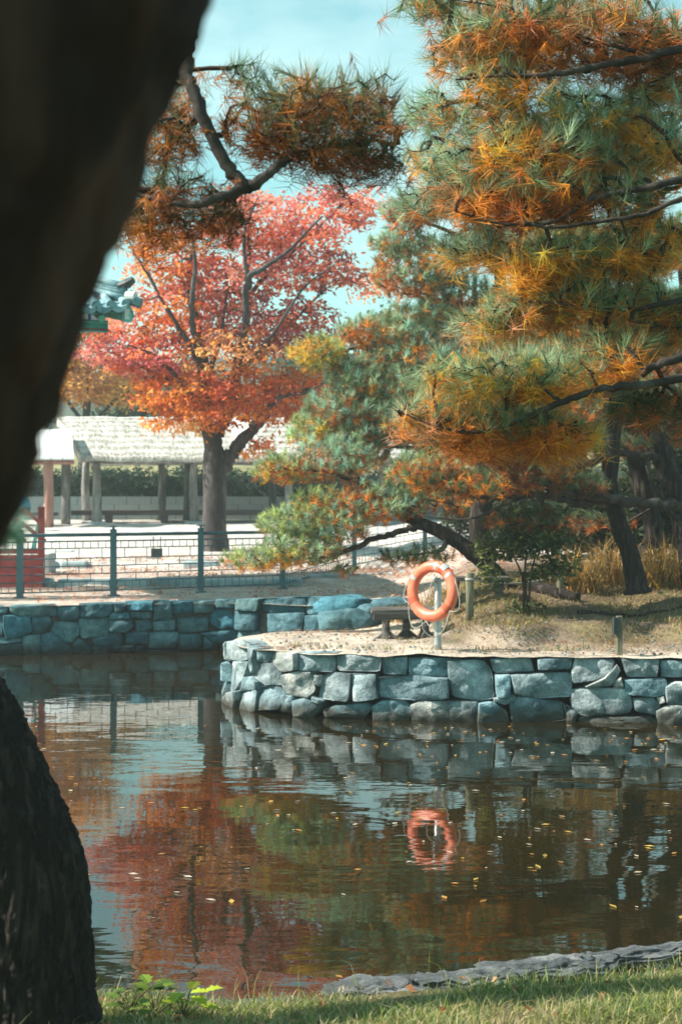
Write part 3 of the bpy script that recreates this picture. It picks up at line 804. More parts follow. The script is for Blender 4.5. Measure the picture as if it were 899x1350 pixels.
def pine(label, trunk, limbs, pads, tuft, group=None, bark='bark', sides=14, twig_r=0.0022, twig_max=0.03, name='pine_tree'):
    """trunk/limbs: pixel paths; pads: dict(px,py,Y,rx,ry,depth,n,green,warm,orange)"""
    root = thing(name, label, 'tree', group)
    skel = []
    if trunk:
        p, r = limb_pts(trunk, 40)
        root.location = tuple(p[0])
        if not isinstance(trunk, np.ndarray):
            rel(MB().tube(p, r*(1 + 0.05*np.sin(np.arange(len(p))*1.3)), sides, rough=0.04).build('trunk', M[bark], smooth=True), root)
        skel.append(p)
    for L_ in limbs:
        p, r = limb_pts(L_)
        p = p + rng.normal(size=p.shape)*(r*0.22)[:, None]
        rel(MB().tube(p, r, 8, rough=0.06).build('branch', M['branch'], smooth=True), root)
        skel.append(p)
    sk = np.concatenate(skel)
    T = []; G = []; W = []; O = []
    for d in pads:
        Y = d['Y']; c = P(d['px'], d['py'], Y)
        r = np.array([d['rx']/FPX*Y, d.get('dep', d['rx']*0.8/FPX*Y), d['ry']/FPX*Y])
        q = sample_pad(c, r, int(d['n']*tuft.get('dens', 1.5)), d.get('dmin', tuft['dmin']), tuft.get('shell', 0.45))
        k = len(q); T.append(q)
        gs = [GREENS[x] for x in d.get('green', ('mid', 'deep'))]; ws = [WARMS[x] for x in d.get('warm', ('orange', 'gold', 'rust'))]
        g = np.array(gs)[rng.integers(0, len(gs), k)]; w_ = np.array(ws)[rng.integers(0, len(ws), k)]
        jit = 1 + 0.2*rng.normal(size=(k, 1))
        G.append(np.clip(g*jit, 0.01, 0.9)); W.append(np.clip(w_*jit, 0.01, 0.9))
        # upper, outer shoots are greener
        hgt = (q[:, 2] - c[2])/r[2]
        O.append(np.clip(d.get('orange', 0.45)*(1 - 0.55*hgt) + 0.7*zone(q, 1.6) + 0.12*rng.normal(size=k), 0.0, 1.0))
    T = np.concatenate(T); G = np.concatenate(G); W = np.concatenate(W); O = np.concatenate(O)
    A, B, w, D = grow(sk, T)
    mb = MB(); twig_mesh(mb, A, B, w, twig_r, twig_max)
    rel(mb.build('twigs', M['twig'], kind='stuff'), root)
    ax = unit(D*0.75 + np.array([0, 0, tuft.get('up', 0.55)]) + rng.normal(size=D.shape)*0.28)
    mb = MB()
    needles(mb, T, ax, tuft['n'], tuft['L'], tuft['w'], G, W, tuft['shoot'], O, tuft.get('spread', (22, 75)), tuft.get('droop', 0.35))
    o = mb.build('crown', M['needle'], kind='stuff'); rel(o, root)
    return root

def pad(px, py, rx, ry, Y, n, green=('mid', 'deep'), warm=('orange', 'gold', 'rust'), orange=0.45, dep=None, **k):
    d = dict(px=px, py=py, rx=rx, ry=ry, Y=Y, n=n, green=green, warm=warm, orange=orange, **k)
    if dep: d['dep'] = dep
    return d

def bark_trunk(name, path, mat, parent, sides=72, n=150, amp=0.035, freq=9.0):
    """A near trunk whose bark plates stand out as relief."""
    p, r = limb_pts(path, n)
    mb = MB(); mb.tube(p, r, sides, caps=True)
    V = mb.v[0]; ctr = np.repeat(p, sides, 0); d = unit(V - ctr)
    h = np.zeros(len(V))
    for i, v in enumerate(V):
        q = Vector((v[0]*freq, v[1]*freq, v[2]*freq*0.22))
        q += 0.9*mnoise.noise_vector(q*0.9) + 0.3*mnoise.noise_vector(q*3.0)
        dist, _ = mnoise.voronoi(q)
        h[i] = min((dist[1]-dist[0])*2.2, 1.0) + 0.6*mnoise.noise(q*2.5) + 0.4*mnoise.noise(Vector(v)*60)
    mb.v[0] = V + d*((h - 0.5)*amp)[:, None]
    o = mb.build(name, M[mat], smooth=True)
    return rel(o, parent)

FG = dict(n=48, L=0.115, w=0.0038, shoot=0.14, dmin=0.062, up=0.5, spread=(10, 66), droop=0.55)

# 1 blurred leaning trunk close to the camera
t1 = thing('pine_tree', 'dark out of focus leaning trunk filling the upper left corner', 'tree', loc=(-1.15, 1.3, 0.8))
bark_trunk('trunk', [(-1240, 3200, 1.3, 0.21), (-700, 1900, 1.3, 0.175), (-340, 1010, 1.3, 0.162), (-232, 700, 1.3, 0.158), (-100, 350, 1.3, 0.153), (35, 0, 1.3, 0.15), (160, -350, 1.3, 0.145), (330, -900, 1.33, 0.13), (420, -1700, 1.38, 0.11)],
           'bark_near', t1, 56, 110, 0.012, 14)
sp = np.array([P(8, 700, 2.55), P(-60, 640, 2.5), P(-160, 560, 2.2)])
tg = sample_pad(P(8, 695, 2.55), np.array([0.035, 0.05, 0.055]), 22, 0.012)
A, B, w, D = grow(sp, tg)
mb = MB(); twig_mesh(mb, A, B, w, 0.0015, 0.006); mb.tube(sp, [0.004, 0.006, 0.01], 6)
rel(mb.build('twigs', M['twig'], kind='stuff'), t1)
mb = MB(); gk = np.tile(np.array(GREENS['blue']), (len(tg), 1))
needles(mb, tg, unit(D + np.array([0.3, 0, 0.5])), 46, 0.045, 0.0012, gk*0.8, gk, 0.03, 0.0, (15, 70))
rel(mb.build('crown', M['needle'], kind='stuff'), t1)

# 2 rugged trunk standing on the near bank and its overhanging bough
t2 = thing('pine_tree', 'rugged dark pine at lower left with a needled bough hanging from above', 'tree', loc=(-1.2, 5.4, 0.5))
bark_trunk('trunk', [(40, 1372, 5.4, 0.285), (35, 1320, 5.4, 0.258), (33, 1250, 5.4, 0.255), (24, 1150, 5.4, 0.25), (-10, 1060, 5.4, 0.24), (-47, 975, 5.42, 0.235), (-88, 900, 5.45, 0.225), (-170, 760, 5.5, 0.215), (-270, 500, 5.55, 0.2),
                     (-300, 200, 5.6, 0.19), (-250, -150, 5.6, 0.17), (-120, -500, 5.7, 0.13)], 'bark_old', t2, 150, 360, 0.015, 20)
limbs2 = [[(-270, -40, 5.6, 0.07), (-60, -150, 5.5, 0.055), (150, -120, 5.45, 0.034), (248, -30, 5.4, 0.026), (252, 40, 5.35, 0.024), (246, 92, 5.3, 0.023), (262, 140, 5.25, 0.024), (292, 205, 5.25, 0.024), (325, 248, 5.25, 0.027)],
          [(325, 248, 5.25, 0.024), (350, 232, 5.25, 0.018), (378, 210, 5.3, 0.015), (420, 195, 5.45, 0.013), (480, 185, 5.5, 0.008), (525, 190, 5.5, 0.004)],
          [(328, 246, 5.25, 0.02), (285, 262, 5.2, 0.016), (245, 270, 5.2, 0.013), (200, 262, 5.25, 0.01), (165, 250, 5.3, 0.006)],
          [(264, 150, 5.4, 0.018), (250, 165, 5.42, 0.013), (225, 170, 5.45, 0.008), (200, 162, 5.5, 0.005)],
          [(246, 92, 5.4, 0.022), (228, 100, 5.42, 0.015), (180, 92, 5.5, 0.01)],
          [(378, 210, 5.42, 0.013), (400, 165, 5.5, 0.009), (440, 130, 5.55, 0.006), (470, 115, 5.6, 0.004)],
          [(330, 248, 5.4, 0.015), (341, 246, 5.4, 0.012)]]
skel = []
for L_ in limbs2:
    p, r = limb_pts(L_)
    p = p + rng.normal(size=p.shape)*(r*0.15)[:, None]
    rel(MB().tube(p, r, 10, rough=0.06).build('branch', M['branch'], smooth=True), t2); skel.append(p)
Y = 5.45
pads2 = [pad(430, 180, 108, 55, Y, 190, ('deep', 'mid'), ('orange', 'rust', 'brown', 'brown'), 0.55, 0.38), pad(400, 130, 85, 28, Y, 70, ('mid', 'pale'), ('orange', 'gold'), 0.35, 0.3),
         pad(470, 215, 60, 30, Y, 55, ('deep',), ('brown', 'rust'), 0.6, 0.25), pad(330, 175, 45, 30, Y, 40, ('deep', 'mid'), ('orange', 'rust'), 0.55, 0.25),
         pad(215, 190, 50, 45, Y, 70, ('deep', 'mid'), ('rust', 'brown', 'orange'), 0.5, 0.3), pad(225, 130, 40, 22, Y, 34, ('mid', 'pale'), ('orange', 'pink'), 0.5, 0.2), pad(235, 255, 75, 22, Y, 60, ('deep', 'mid'), ('rust', 'brown'), 0.55, 0.3),
         pad(200, 300, 55, 22, Y, 50, ('deep',), ('rust', 'orange'), 0.6, 0.25), pad(285, 295, 40, 22, Y, 36, ('deep',), ('rust', 'brown'), 0.6, 0.2), pad(320, 100, 30, 14, Y, 14, ('mid', 'pale'), ('orange',), 0.25, 0.15), pad(500, 125, 30, 20, Y, 16, ('mid',), ('rust',), 0.3, 0.15)]
def fill(root, pads, skel, tuft, tr, tmax):
    T = []; G = []; W = []; O = []
    for d in pads:
        c = P(d['px'], d['py'], d['Y']); r = np.array([d['rx']/FPX*d['Y'], d.get('dep', d['rx']*0.8/FPX*d['Y']), d['ry']/FPX*d['Y']])
        q = sample_pad(c, r, int(d['n']*tuft.get('dens', 1)), tuft['dmin'], tuft.get('shell', 0.7)); k = len(q); T.append(q)
        g = np.array([GREENS[x] for x in d['green']])[rng.integers(0, len(d['green']), k)]; w_ = np.array([WARMS[x] for x in d['warm']])[rng.integers(0, len(d['warm']), k)]
        jit = 1 + 0.2*rng.normal(size=(k, 1))
        g = g*tuft.get('tone', 1.0); w_ = w_*tuft.get('tone', 1.0)
        G.append(np.clip(g*jit, 0.01, 0.9)); W.append(np.clip(w_*jit, 0.01, 0.9))
        O.append(np.clip(tuft.get('warmth', 1.15)*d['orange']*(1.1 - 0.55*(q[:, 2]-c[2])/r[2]) + 0.7*zone(q, 4.0) + 0.12*rng.normal(size=k), 0, 1))
    T = np.concatenate(T); G = np.concatenate(G); W = np.concatenate(W); O = np.concatenate(O)
    A, B, w, D = grow(np.concatenate(skel), T)
    mb = MB(); twig_mesh(mb, A, B, w, tr, tmax); rel(mb.build('twigs', M['twig'], kind='stuff'), root)
    ax = unit(D*0.75 + np.array([0, 0, tuft['up']]) + rng.normal(size=D.shape)*0.28)
    mb = MB(); needles(mb, T, ax, tuft['n'], tuft['L'], tuft['w'], G, W, tuft['shoot'], O, tuft['spread'], tuft['droop'])
    rel(mb.build('crown', M['needle'], kind='stuff'), root)
fill(t2, pads2, skel, dict(FG, n=34, L=0.092, w=0.0032, dmin=0.048, dens=1.0, tone=0.62), 0.0028, 0.012)

# 3 the big pine whose boughs hang in from the right
Y = 6.6
limbs3 = [[(1500, 30, 8.2, 0.10), (1150, 60, 7.2, 0.06), (980, 55, 6.7, 0.035), (899, 66, 6.6, 0.026), (800, 86, 6.6, 0.022), (720, 98, 6.6, 0.016), (650, 100, 6.6, 0.01), (600, 105, 6.6, 0.006)],
          [(860, 74, 6.6, 0.014), (800, 58, 6.6, 0.01), (740, 40, 6.7, 0.007), (660, 10, 6.7, 0.005), (560, -5, 6.7, 0.004)],
          [(1480, 150, 8.2, 0.1), (1150, 190, 7.3, 0.06), (980, 222, 6.7, 0.034), (899, 236, 6.6, 0.024), (840, 250, 6.6, 0.02), (780, 262, 6.6, 0.016), (730, 292, 6.6, 0.012), (660, 295, 6.6, 0.008), (600, 278, 6.6, 0.005)],
          [(990, 240, 6.6, 0.022), (899, 262, 6.5, 0.016), (850, 282, 6.5, 0.014), (790, 292, 6.5, 0.012), (720, 300, 6.55, 0.009), (680, 285, 6.6, 0.006)],
          [(780, 262, 6.6, 0.011), (735, 232, 6.6, 0.008), (690, 205, 6.65, 0.006), (655, 175, 6.7, 0.005), (645, 150, 6.7, 0.004)],
          [(1490, 420, 8.0, 0.11), (1200, 430, 7.4, 0.07), (1000, 450, 6.7, 0.04), (899, 470, 6.5, 0.027), (845, 492, 6.5, 0.024)],
          [(1000, 452, 6.7, 0.03), (890, 500, 6.4, 0.024), (800, 512, 6.3, 0.021), (740, 530, 6.3, 0.018), (690, 552, 6.3, 0.015), (630, 570, 6.3, 0.01), (570, 560, 6.3, 0.006), (520, 540, 6.3, 0.004)],
          [(740, 530, 6.3, 0.011), (715, 510, 6.3, 0.009), (700, 490, 6.35, 0.007), (660, 480, 6.4, 0.005)],
          [(720, 540, 6.3, 0.01), (718, 570, 6.3, 0.008), (722, 600, 6.3, 0.005)],
          [(1200, 330, 7.4, 0.05), (1000, 370, 6.9, 0.03), (899, 395, 6.8, 0.018), (820, 408, 6.8, 0.013), (740, 400, 6.8, 0.008), (680, 395, 6.9, 0.005)]]
t3 = thing('pine_tree', 'big pine reaching in from the right with long orange and green needled boughs', 'tree', loc=tuple(np.array([4.6, 8.4, 0.35])))
tr = np.array([[4.6, 8.4, 0.2], [4.55, 8.35, 1.5], [4.7, 8.3, 2.9], [4.6, 8.2, 4.2], [4.5, 8.2, 5.6], [4.7, 8.3, 7.5]])
p = spline(tr, 40); rel(MB().tube(p, np.linspace(0.28, 0.1, 40), 16, rough=0.05).build('trunk', M['bark'], smooth=True), t3)
skel = [p]
for L_ in limbs3:
    L_ = [(a, b_, y_ - (0.22 if a < 940 else 0), c_*(0.78 if a < 1010 else 1)) for a, b_, y_, c_ in L_]
    p, r = limb_pts(L_); p = p + rng.normal(size=p.shape)*(r*0.2)[:, None]
    rel(MB().tube(p, r, 10, rough=0.06).build('branch', M['branch'], smooth=True), t3); skel.append(p)
pads3 = [pad(760, 60, 150, 48, 6.7, 210, ('mid', 'deep'), ('orange', 'rust', 'rust', 'pink'), 0.62, 0.45), pad(640, 60, 70, 38, 6.7, 70, ('mid', 'pale'), ('orange', 'pink'), 0.5, 0.35),
         pad(700, 8, 150, 30, 6.8, 90, ('mid', 'pale', 'deep'), ('orange', 'rust'), 0.35, 0.4), pad(565, 8, 40, 22, 6.7, 16, ('mid',), ('rust',), 0.2, 0.15), pad(572, 85, 18, 20, 6.7, 5, ('mid', 'deep'), ('orange',), 0.3, 0.1),
         pad(870, 90, 70, 40, 6.9, 70, ('deep', 'mid'), ('rust', 'brown'), 0.6, 0.4), pad(650, 112, 50, 20, 6.6, 30, ('mid',), ('orange', 'gold'), 0.6, 0.25),
         pad(720, 160, 110, 32, 6.8, 110, ('pale', 'mid', 'blue'), ('gold', 'orange'), 0.3, 0.4), pad(700, 215, 110, 45, 6.7, 150, ('mid', 'pale'), ('orange', 'gold', 'rust'), 0.55, 0.4),
         pad(830, 200, 70, 50, 6.9, 100, ('pale', 'mid', 'blue'), ('orange', 'gold'), 0.4, 0.4), pad(690, 268, 100, 35, 6.65, 110, ('mid', 'deep'), ('rust', 'orange', 'brown'), 0.6, 0.4),
         pad(805, 265, 80, 28, 6.7, 60, ('deep', 'mid'), ('rust', 'orange'), 0.5, 0.35), pad(600, 235, 45, 40, 6.8, 40, ('pale', 'blue', 'mid'), ('pink', 'orange'), 0.35, 0.3), pad(568, 150, 36, 28, 7.0, 30, ('blue', 'pale'), ('orange',), 0.15, 0.25), pad(575, 205, 40, 26, 7.0, 30, ('blue', 'pale', 'mid'), ('orange', 'gold'), 0.3, 0.25), pad(560, 268, 40, 20, 7.1, 22, ('blue', 'mid'), ('rust',), 0.2, 0.25), pad(620, 330, 50, 30, 7.1, 34, ('pale', 'blue', 'mid'), ('orange', 'gold'), 0.4, 0.3), pad(860, 150, 60, 40, 7.0, 60, ('pale', 'mid', 'blue'), ('orange',), 0.35, 0.4), pad(640, 430, 50, 26, 7.0, 34, ('pale', 'mid'), ('gold', 'pink'), 0.4, 0.3),
         pad(770, 345, 110, 32, 6.8, 110, ('mid', 'pale'), ('gold', 'orange'), 0.5, 0.4), pad(715, 345, 40, 30, 6.6, 36, ('mid',), ('gold', 'gold', 'orange'), 0.75, 0.25), pad(850, 320, 60, 30, 6.9, 50, ('mid', 'deep'), ('orange', 'gold'), 0.5, 0.35),
         pad(780, 400, 110, 35, 6.9, 120, ('pale', 'mid'), ('gold', 'orange', 'rust'), 0.5, 0.4), pad(690, 415, 60, 32, 6.9, 55, ('pale', 'mid'), ('gold', 'pink'), 0.4, 0.3), pad(870, 430, 50, 50, 7.0, 60, ('mid', 'deep'), ('rust', 'orange'), 0.5, 0.35),
         pad(640, 505, 95, 34, 6.4, 120, ('pale', 'mid', 'mid'), ('gold', 'orange'), 0.42, 0.4), pad(720, 495, 75, 36, 6.4, 90, ('mid', 'pale'), ('gold', 'orange', 'orange'), 0.65, 0.35), pad(565, 545, 50, 24, 6.3, 36, ('mid', 'pale'), ('orange', 'pink'), 0.5, 0.25),
         pad(660, 570, 95, 30, 6.35, 100, ('deep', 'mid'), ('rust', 'brown', 'orange'), 0.7, 0.38), pad(735, 580, 55, 30, 6.35, 56, ('mid',), ('orange', 'gold', 'rust'), 0.7, 0.3), pad(800, 470, 70, 36, 6.6, 60, ('mid', 'deep'), ('orange', 'rust'), 0.55, 0.35),
         pad(860, 540, 60, 30, 6.9, 40, ('deep',), ('rust', 'brown'), 0.5, 0.3)]
for d_ in pads3: d_['ry'] *= 0.88
fill(t3, pads3, skel, dict(FG, dens=1.25, warmth=0.82, n=52, w=0.0034), 0.0028, 0.012)

# ------------------------------------------------------------------ pines on the promontory
MG = dict(n=60, L=0.135, w=0.0095, shoot=0.12, shell=0.6, dmin=0.10, up=0.7, spread=(12, 72), droop=0.4)
HAZY = ('pale', 'blue', 'mid')
pine('leaning pine behind the lifebuoy with low bright green boughs reaching left',
     [(668, 782, 19.6, 0.16), (650, 755, 19.6, 0.125), (622, 728, 19.6, 0.112), (590, 706, 19.6, 0.10), (556, 690, 19.7, 0.085), (520, 672, 19.8, 0.08), (480, 640, 19.9, 0.055), (450, 610, 20, 0.03)],
     [[(560, 691, 19.7, 0.05), (530, 700, 19.6, 0.045), (490, 712, 19.5, 0.04), (455, 727, 19.4, 0.035), (420, 735, 19.3, 0.02), (360, 738, 19.2, 0.012)],
      [(520, 672, 19.8, 0.04), (470, 668, 19.6, 0.03), (420, 672, 19.5, 0.02), (380, 680, 19.4, 0.012)],
      [(480, 640, 19.9, 0.035), (430, 622, 19.8, 0.025), (380, 620, 19.7, 0.012)],
      [(590, 706, 19.6, 0.04), (580, 725, 19.5, 0.03), (555, 730, 19.4, 0.015), (515, 735, 19.4, 0.008)]],
     [pad(340, 738, 48, 17, 19.2, 60, ('yellow', 'pale'), ('gold', 'pink'), 0.27), pad(400, 725, 55, 28, 19.3, 100, ('yellow', 'pale', 'mid'), ('gold', 'pink'), 0.27), pad(380, 690, 45, 22, 19.4, 70, ('yellow', 'pale'), ('gold', 'orange'), 0.27),
      pad(440, 690, 55, 32, 19.5, 100, ('blue', 'pale', 'yellow'), ('orange', 'pink'), 0.22), pad(425, 660, 45, 18, 19.6, 40, ('mid', 'yellow'), ('orange',), 0.35), pad(500, 665, 60, 30, 19.7, 80, ('pale', 'blue', 'mid'), ('orange', 'rust'), 0.32),
      pad(372, 620, 42, 22, 19.8, 60, ('yellow', 'pale'), ('gold', 'rust'), 0.35), pad(440, 610, 55, 35, 20, 90, HAZY, ('rust', 'pink'), 0.3), pad(515, 735, 22, 10, 19.4, 12, ('deep', 'mid'), ('rust',), 0.3), pad(562, 733, 36, 14, 19.5, 24, ('mid', 'deep'), ('gold', 'rust'), 0.4),
      pad(580, 655, 70, 35, 20, 80, ('deep', 'mid'), ('rust', 'orange', 'brown'), 0.5), pad(455, 750, 18, 8, 19.4, 8, ('mid',), ('rust',), 0.2)],
     dict(MG, L=0.115, n=54, up=0.8, dmin=0.11), 'pines on the promontory', twig_r=0.003, twig_max=0.022)

pine('hazy blue green pine rising behind the lifebuoy, beside the red tree',
     [(640, 742, 23.5, 0.2), (632, 690, 23.5, 0.18), (640, 620, 23.5, 0.16), (630, 540, 23.5, 0.14), (640, 450, 23.5, 0.12), (660, 380, 23.5, 0.10), (640, 310, 23.5, 0.07), (600, 270, 23.5, 0.04)],
     [[(632, 560, 23.4, 0.06), (580, 545, 23, 0.05), (520, 540, 22.6, 0.035), (450, 545, 22.3, 0.015)], [(640, 480, 23.4, 0.06), (580, 470, 23, 0.045), (500, 455, 22.8, 0.03), (420, 470, 22.5, 0.012)],
      [(655, 400, 23.5, 0.05), (600, 400, 23.2, 0.04), (550, 385, 23, 0.02)], [(640, 610, 23.4, 0.06), (600, 598, 22.8, 0.045), (550, 590, 22.4, 0.03), (480, 590, 22.2, 0.015)], [(648, 330, 23.5, 0.04), (580, 300, 23.2, 0.03), (530, 285, 23, 0.01)]],
     [pad(418, 468, 38, 26, 22.4, 60, ('yellow', 'mid'), ('gold',), 0.45), pad(500, 440, 60, 24, 22.8, 80, HAZY, ('orange', 'rust'), 0.35), pad(540, 480, 70, 36, 22.8, 110, HAZY, ('orange', 'pink'), 0.35), pad(470, 505, 45, 30, 22.5, 50, HAZY, ('rust',), 0.2),
      pad(545, 365, 62, 42, 23, 90, ('pale', 'mid'), ('rust', 'orange'), 0.65), pad(605, 400, 60, 38, 23.2, 80, HAZY, ('orange', 'rust'), 0.4), pad(560, 420, 50, 26, 23, 50, HAZY, ('orange',), 0.4), pad(450, 545, 55, 30, 22.3, 70, HAZY, ('rust',), 0.15),
      pad(410, 570, 34, 22, 22.1, 40, ('yellow', 'pale'), ('gold',), 0.3), pad(500, 560, 60, 40, 22.4, 90, HAZY, ('orange', 'rust'), 0.3), pad(475, 600, 40, 24, 22.2, 40, ('mid',), ('orange', 'rust'), 0.7), pad(570, 580, 60, 34, 22.6, 70, HAZY, ('orange',), 0.35),
      pad(600, 510, 60, 40, 23, 80, HAZY, ('orange',), 0.3), pad(540, 282, 40, 26, 23, 44, ('pale', 'blue'), ('rust',), 0.3), pad(600, 270, 60, 30, 23.2, 60, ('pale', 'blue'), ('rust', 'orange'), 0.3), pad(640, 330, 60, 34, 23.4, 60, ('pale', 'blue'), ('orange',), 0.3),
      pad(620, 450, 60, 30, 23.2, 60, HAZY, ('orange',), 0.3), pad(530, 322, 46, 24, 23, 40, HAZY, ('rust', 'orange'), 0.4), pad(680, 280, 60, 40, 23.4, 60, HAZY, ('orange',), 0.3), pad(680, 450, 60, 40, 23.4, 60, HAZY, ('orange',), 0.3), pad(640, 560, 60, 40, 23.2, 70, ('mid', 'deep'), ('orange', 'rust'), 0.35), pad(460, 575, 50, 30, 22.2, 50, HAZY, ('rust',), 0.2), pad(520, 510, 60, 26, 22.5, 60, HAZY, ('orange',), 0.3), pad(560, 630, 55, 30, 22.6, 60, ('deep', 'mid'), ('rust',), 0.4)],
     dict(MG, L=0.15, n=56, dmin=0.12, w=0.011, dens=1.8), 'pines on the promontory', twig_r=0.003, twig_max=0.025)

pine('dark crooked pine trunk standing front right on the promontory by the golden grass',
     [(840, 782, 18.6, 0.19), (838, 768, 18.6, 0.145), (828, 725, 18.6, 0.122), (812, 680, 18.6, 0.115), (803, 640, 18.6, 0.112), (806, 590, 18.6, 0.108), (812, 520, 18.6, 0.10), (800, 440, 18.6, 0.10), (780, 350, 18.7, 0.08), (760, 260, 18.8, 0.05)],
     [[(808, 660, 18.5, 0.05), (760, 662, 18.3, 0.045), (720, 652, 18.1, 0.04), (680, 655, 18, 0.034), (640, 656, 18, 0.028), (600, 648, 18, 0.022), (570, 632, 18, 0.016), (530, 615, 18.1, 0.008)],
      [(690, 656, 18, 0.022), (660, 668, 17.9, 0.018), (625, 683, 17.8, 0.016), (590, 684, 17.8, 0.013), (555, 680, 17.8, 0.009)],
      [(806, 600, 18.6, 0.05), (740, 620, 18.2, 0.035), (690, 615, 18, 0.02), (640, 600, 18, 0.01)], [(808, 520, 18.6, 0.05), (720, 520, 18.3, 0.03), (650, 530, 18.2, 0.015)]],
     [pad(620, 640, 70, 22, 18, 60, ('deep', 'mid'), ('rust', 'orange'), 0.45), pad(700, 630, 60, 25, 18.1, 60, ('deep',), ('rust', 'brown'), 0.5), pad(560, 620, 50, 24, 18.1, 50, ('mid', 'pale'), ('orange', 'rust'), 0.45), pad(690, 685, 60, 18, 18.3, 40, ('deep',), ('brown', 'rust'), 0.4),
      pad(640, 590, 60, 25, 18.1, 50, ('mid', 'deep'), ('orange', 'rust'), 0.4), pad(720, 500, 80, 40, 18.3, 90, ('deep', 'mid'), ('rust',), 0.4), pad(760, 640, 50, 18, 18.3, 30, ('deep',), ('brown',), 0.4), pad(780, 430, 90, 40, 18.6, 100, ('mid', 'pale'), ('orange',), 0.4),
      pad(760, 330, 100, 45, 18.7, 110, ('mid', 'pale'), ('orange', 'gold'), 0.4), pad(750, 250, 70, 40, 18.8, 70, ('mid', 'pale'), ('orange',), 0.35)],
     dict(MG, dmin=0.11), 'pines on the promontory', twig_r=0.003, twig_max=0.025)

pine('pine trunk just behind the crooked one, lit along its left edge',
     [(856, 735, 21, 0.22), (862, 700, 21, 0.15), (850, 655, 21, 0.14), (838, 605, 21, 0.135), (832, 550, 21, 0.13), (830, 450, 21, 0.13), (850, 340, 21, 0.10), (840, 220, 21, 0.06)],
     [[(824, 560, 21, 0.05), (760, 555, 20.6, 0.035), (700, 560, 20.4, 0.015)], [(832, 440, 21, 0.05), (900, 420, 20.6, 0.03), (960, 430, 20.4, 0.012)]],
     [pad(740, 560, 80, 30, 20.5, 80, ('deep', 'mid'), ('rust', 'brown'), 0.35), pad(870, 430, 110, 50, 20.6, 130, ('deep', 'mid'), ('rust', 'orange'), 0.35), pad(850, 330, 110, 50, 21, 130, ('mid',), ('orange',), 0.35), pad(830, 220, 90, 50, 21, 90, ('mid', 'pale'), ('orange',), 0.35),
      pad(800, 530, 60, 25, 20.8, 50, ('deep',), ('brown', 'rust'), 0.4)],
     dict(MG, dmin=0.12), 'pines on the promontory', twig_r=0.003, twig_max=0.025)

pine('dark pine at the right edge leaning left with a long level bough across the picture',
     [(925, 790, 19.4, 0.24), (905, 705, 19.4, 0.17), (885, 640, 19.4, 0.155), (866, 585, 19.4, 0.145), (838, 535, 19.4, 0.135), (808, 490, 19.3, 0.12), (770, 440, 19.2, 0.09), (720, 390, 19.2, 0.05)],
     [[(922, 745, 19.35, 0.08), (962, 700, 19.1, 0.085), (945, 672, 18.9, 0.078), (899, 667, 18.7, 0.07), (850, 664, 18.5, 0.066), (800, 658, 18.3, 0.06), (760, 652, 18.2, 0.045), (715, 642, 18.1, 0.03), (680, 625, 18.1, 0.02), (640, 620, 18.1, 0.01)],
      [(868, 602, 19.3, 0.05), (840, 600, 19.1, 0.048), (808, 594, 18.9, 0.045), (785, 592, 18.8, 0.04), (776, 588, 18.8, 0.012)],
      [(905, 700, 19.3, 0.05), (860, 640, 19.2, 0.03), (850, 590, 19.2, 0.012)]],
     [pad(720, 400, 80, 40, 19.2, 90, ('mid', 'deep'), ('orange', 'rust'), 0.4), pad(800, 590, 60, 20, 19.4, 40, ('deep',), ('brown',), 0.4), pad(890, 560, 50, 40, 19.8, 60, ('deep',), ('rust', 'brown'), 0.4), pad(690, 610, 50, 20, 18.1, 40, ('deep', 'mid'), ('rust', 'brown'), 0.5),
      pad(920, 480, 60, 50, 19.6, 70, ('deep',), ('rust',), 0.4), pad(780, 690, 60, 14, 19.5, 22, ('deep',), ('rust', 'brown'), 0.5)],
     dict(MG, dmin=0.11), 'pines on the promontory', twig_r=0.003, twig_max=0.025)

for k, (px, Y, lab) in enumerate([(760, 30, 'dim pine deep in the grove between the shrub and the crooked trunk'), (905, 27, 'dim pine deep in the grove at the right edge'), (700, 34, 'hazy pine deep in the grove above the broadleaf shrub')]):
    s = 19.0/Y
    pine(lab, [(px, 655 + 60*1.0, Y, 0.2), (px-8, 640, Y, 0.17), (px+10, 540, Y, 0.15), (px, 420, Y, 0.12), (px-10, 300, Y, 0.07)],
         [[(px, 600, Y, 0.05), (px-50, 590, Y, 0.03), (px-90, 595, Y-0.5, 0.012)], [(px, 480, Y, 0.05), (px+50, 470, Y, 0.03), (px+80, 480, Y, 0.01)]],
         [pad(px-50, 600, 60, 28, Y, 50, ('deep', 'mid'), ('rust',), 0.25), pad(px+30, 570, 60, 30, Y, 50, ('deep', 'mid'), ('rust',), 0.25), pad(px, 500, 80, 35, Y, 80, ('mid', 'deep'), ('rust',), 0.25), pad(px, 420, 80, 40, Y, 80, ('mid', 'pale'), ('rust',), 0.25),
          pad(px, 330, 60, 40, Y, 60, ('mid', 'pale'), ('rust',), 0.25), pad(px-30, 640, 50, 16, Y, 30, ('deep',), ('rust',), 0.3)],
         dict(MG, L=0.17, w=0.015, n=34, dmin=0.16), 'pines deep in the grove', twig_r=0.005, twig_max=0.03)

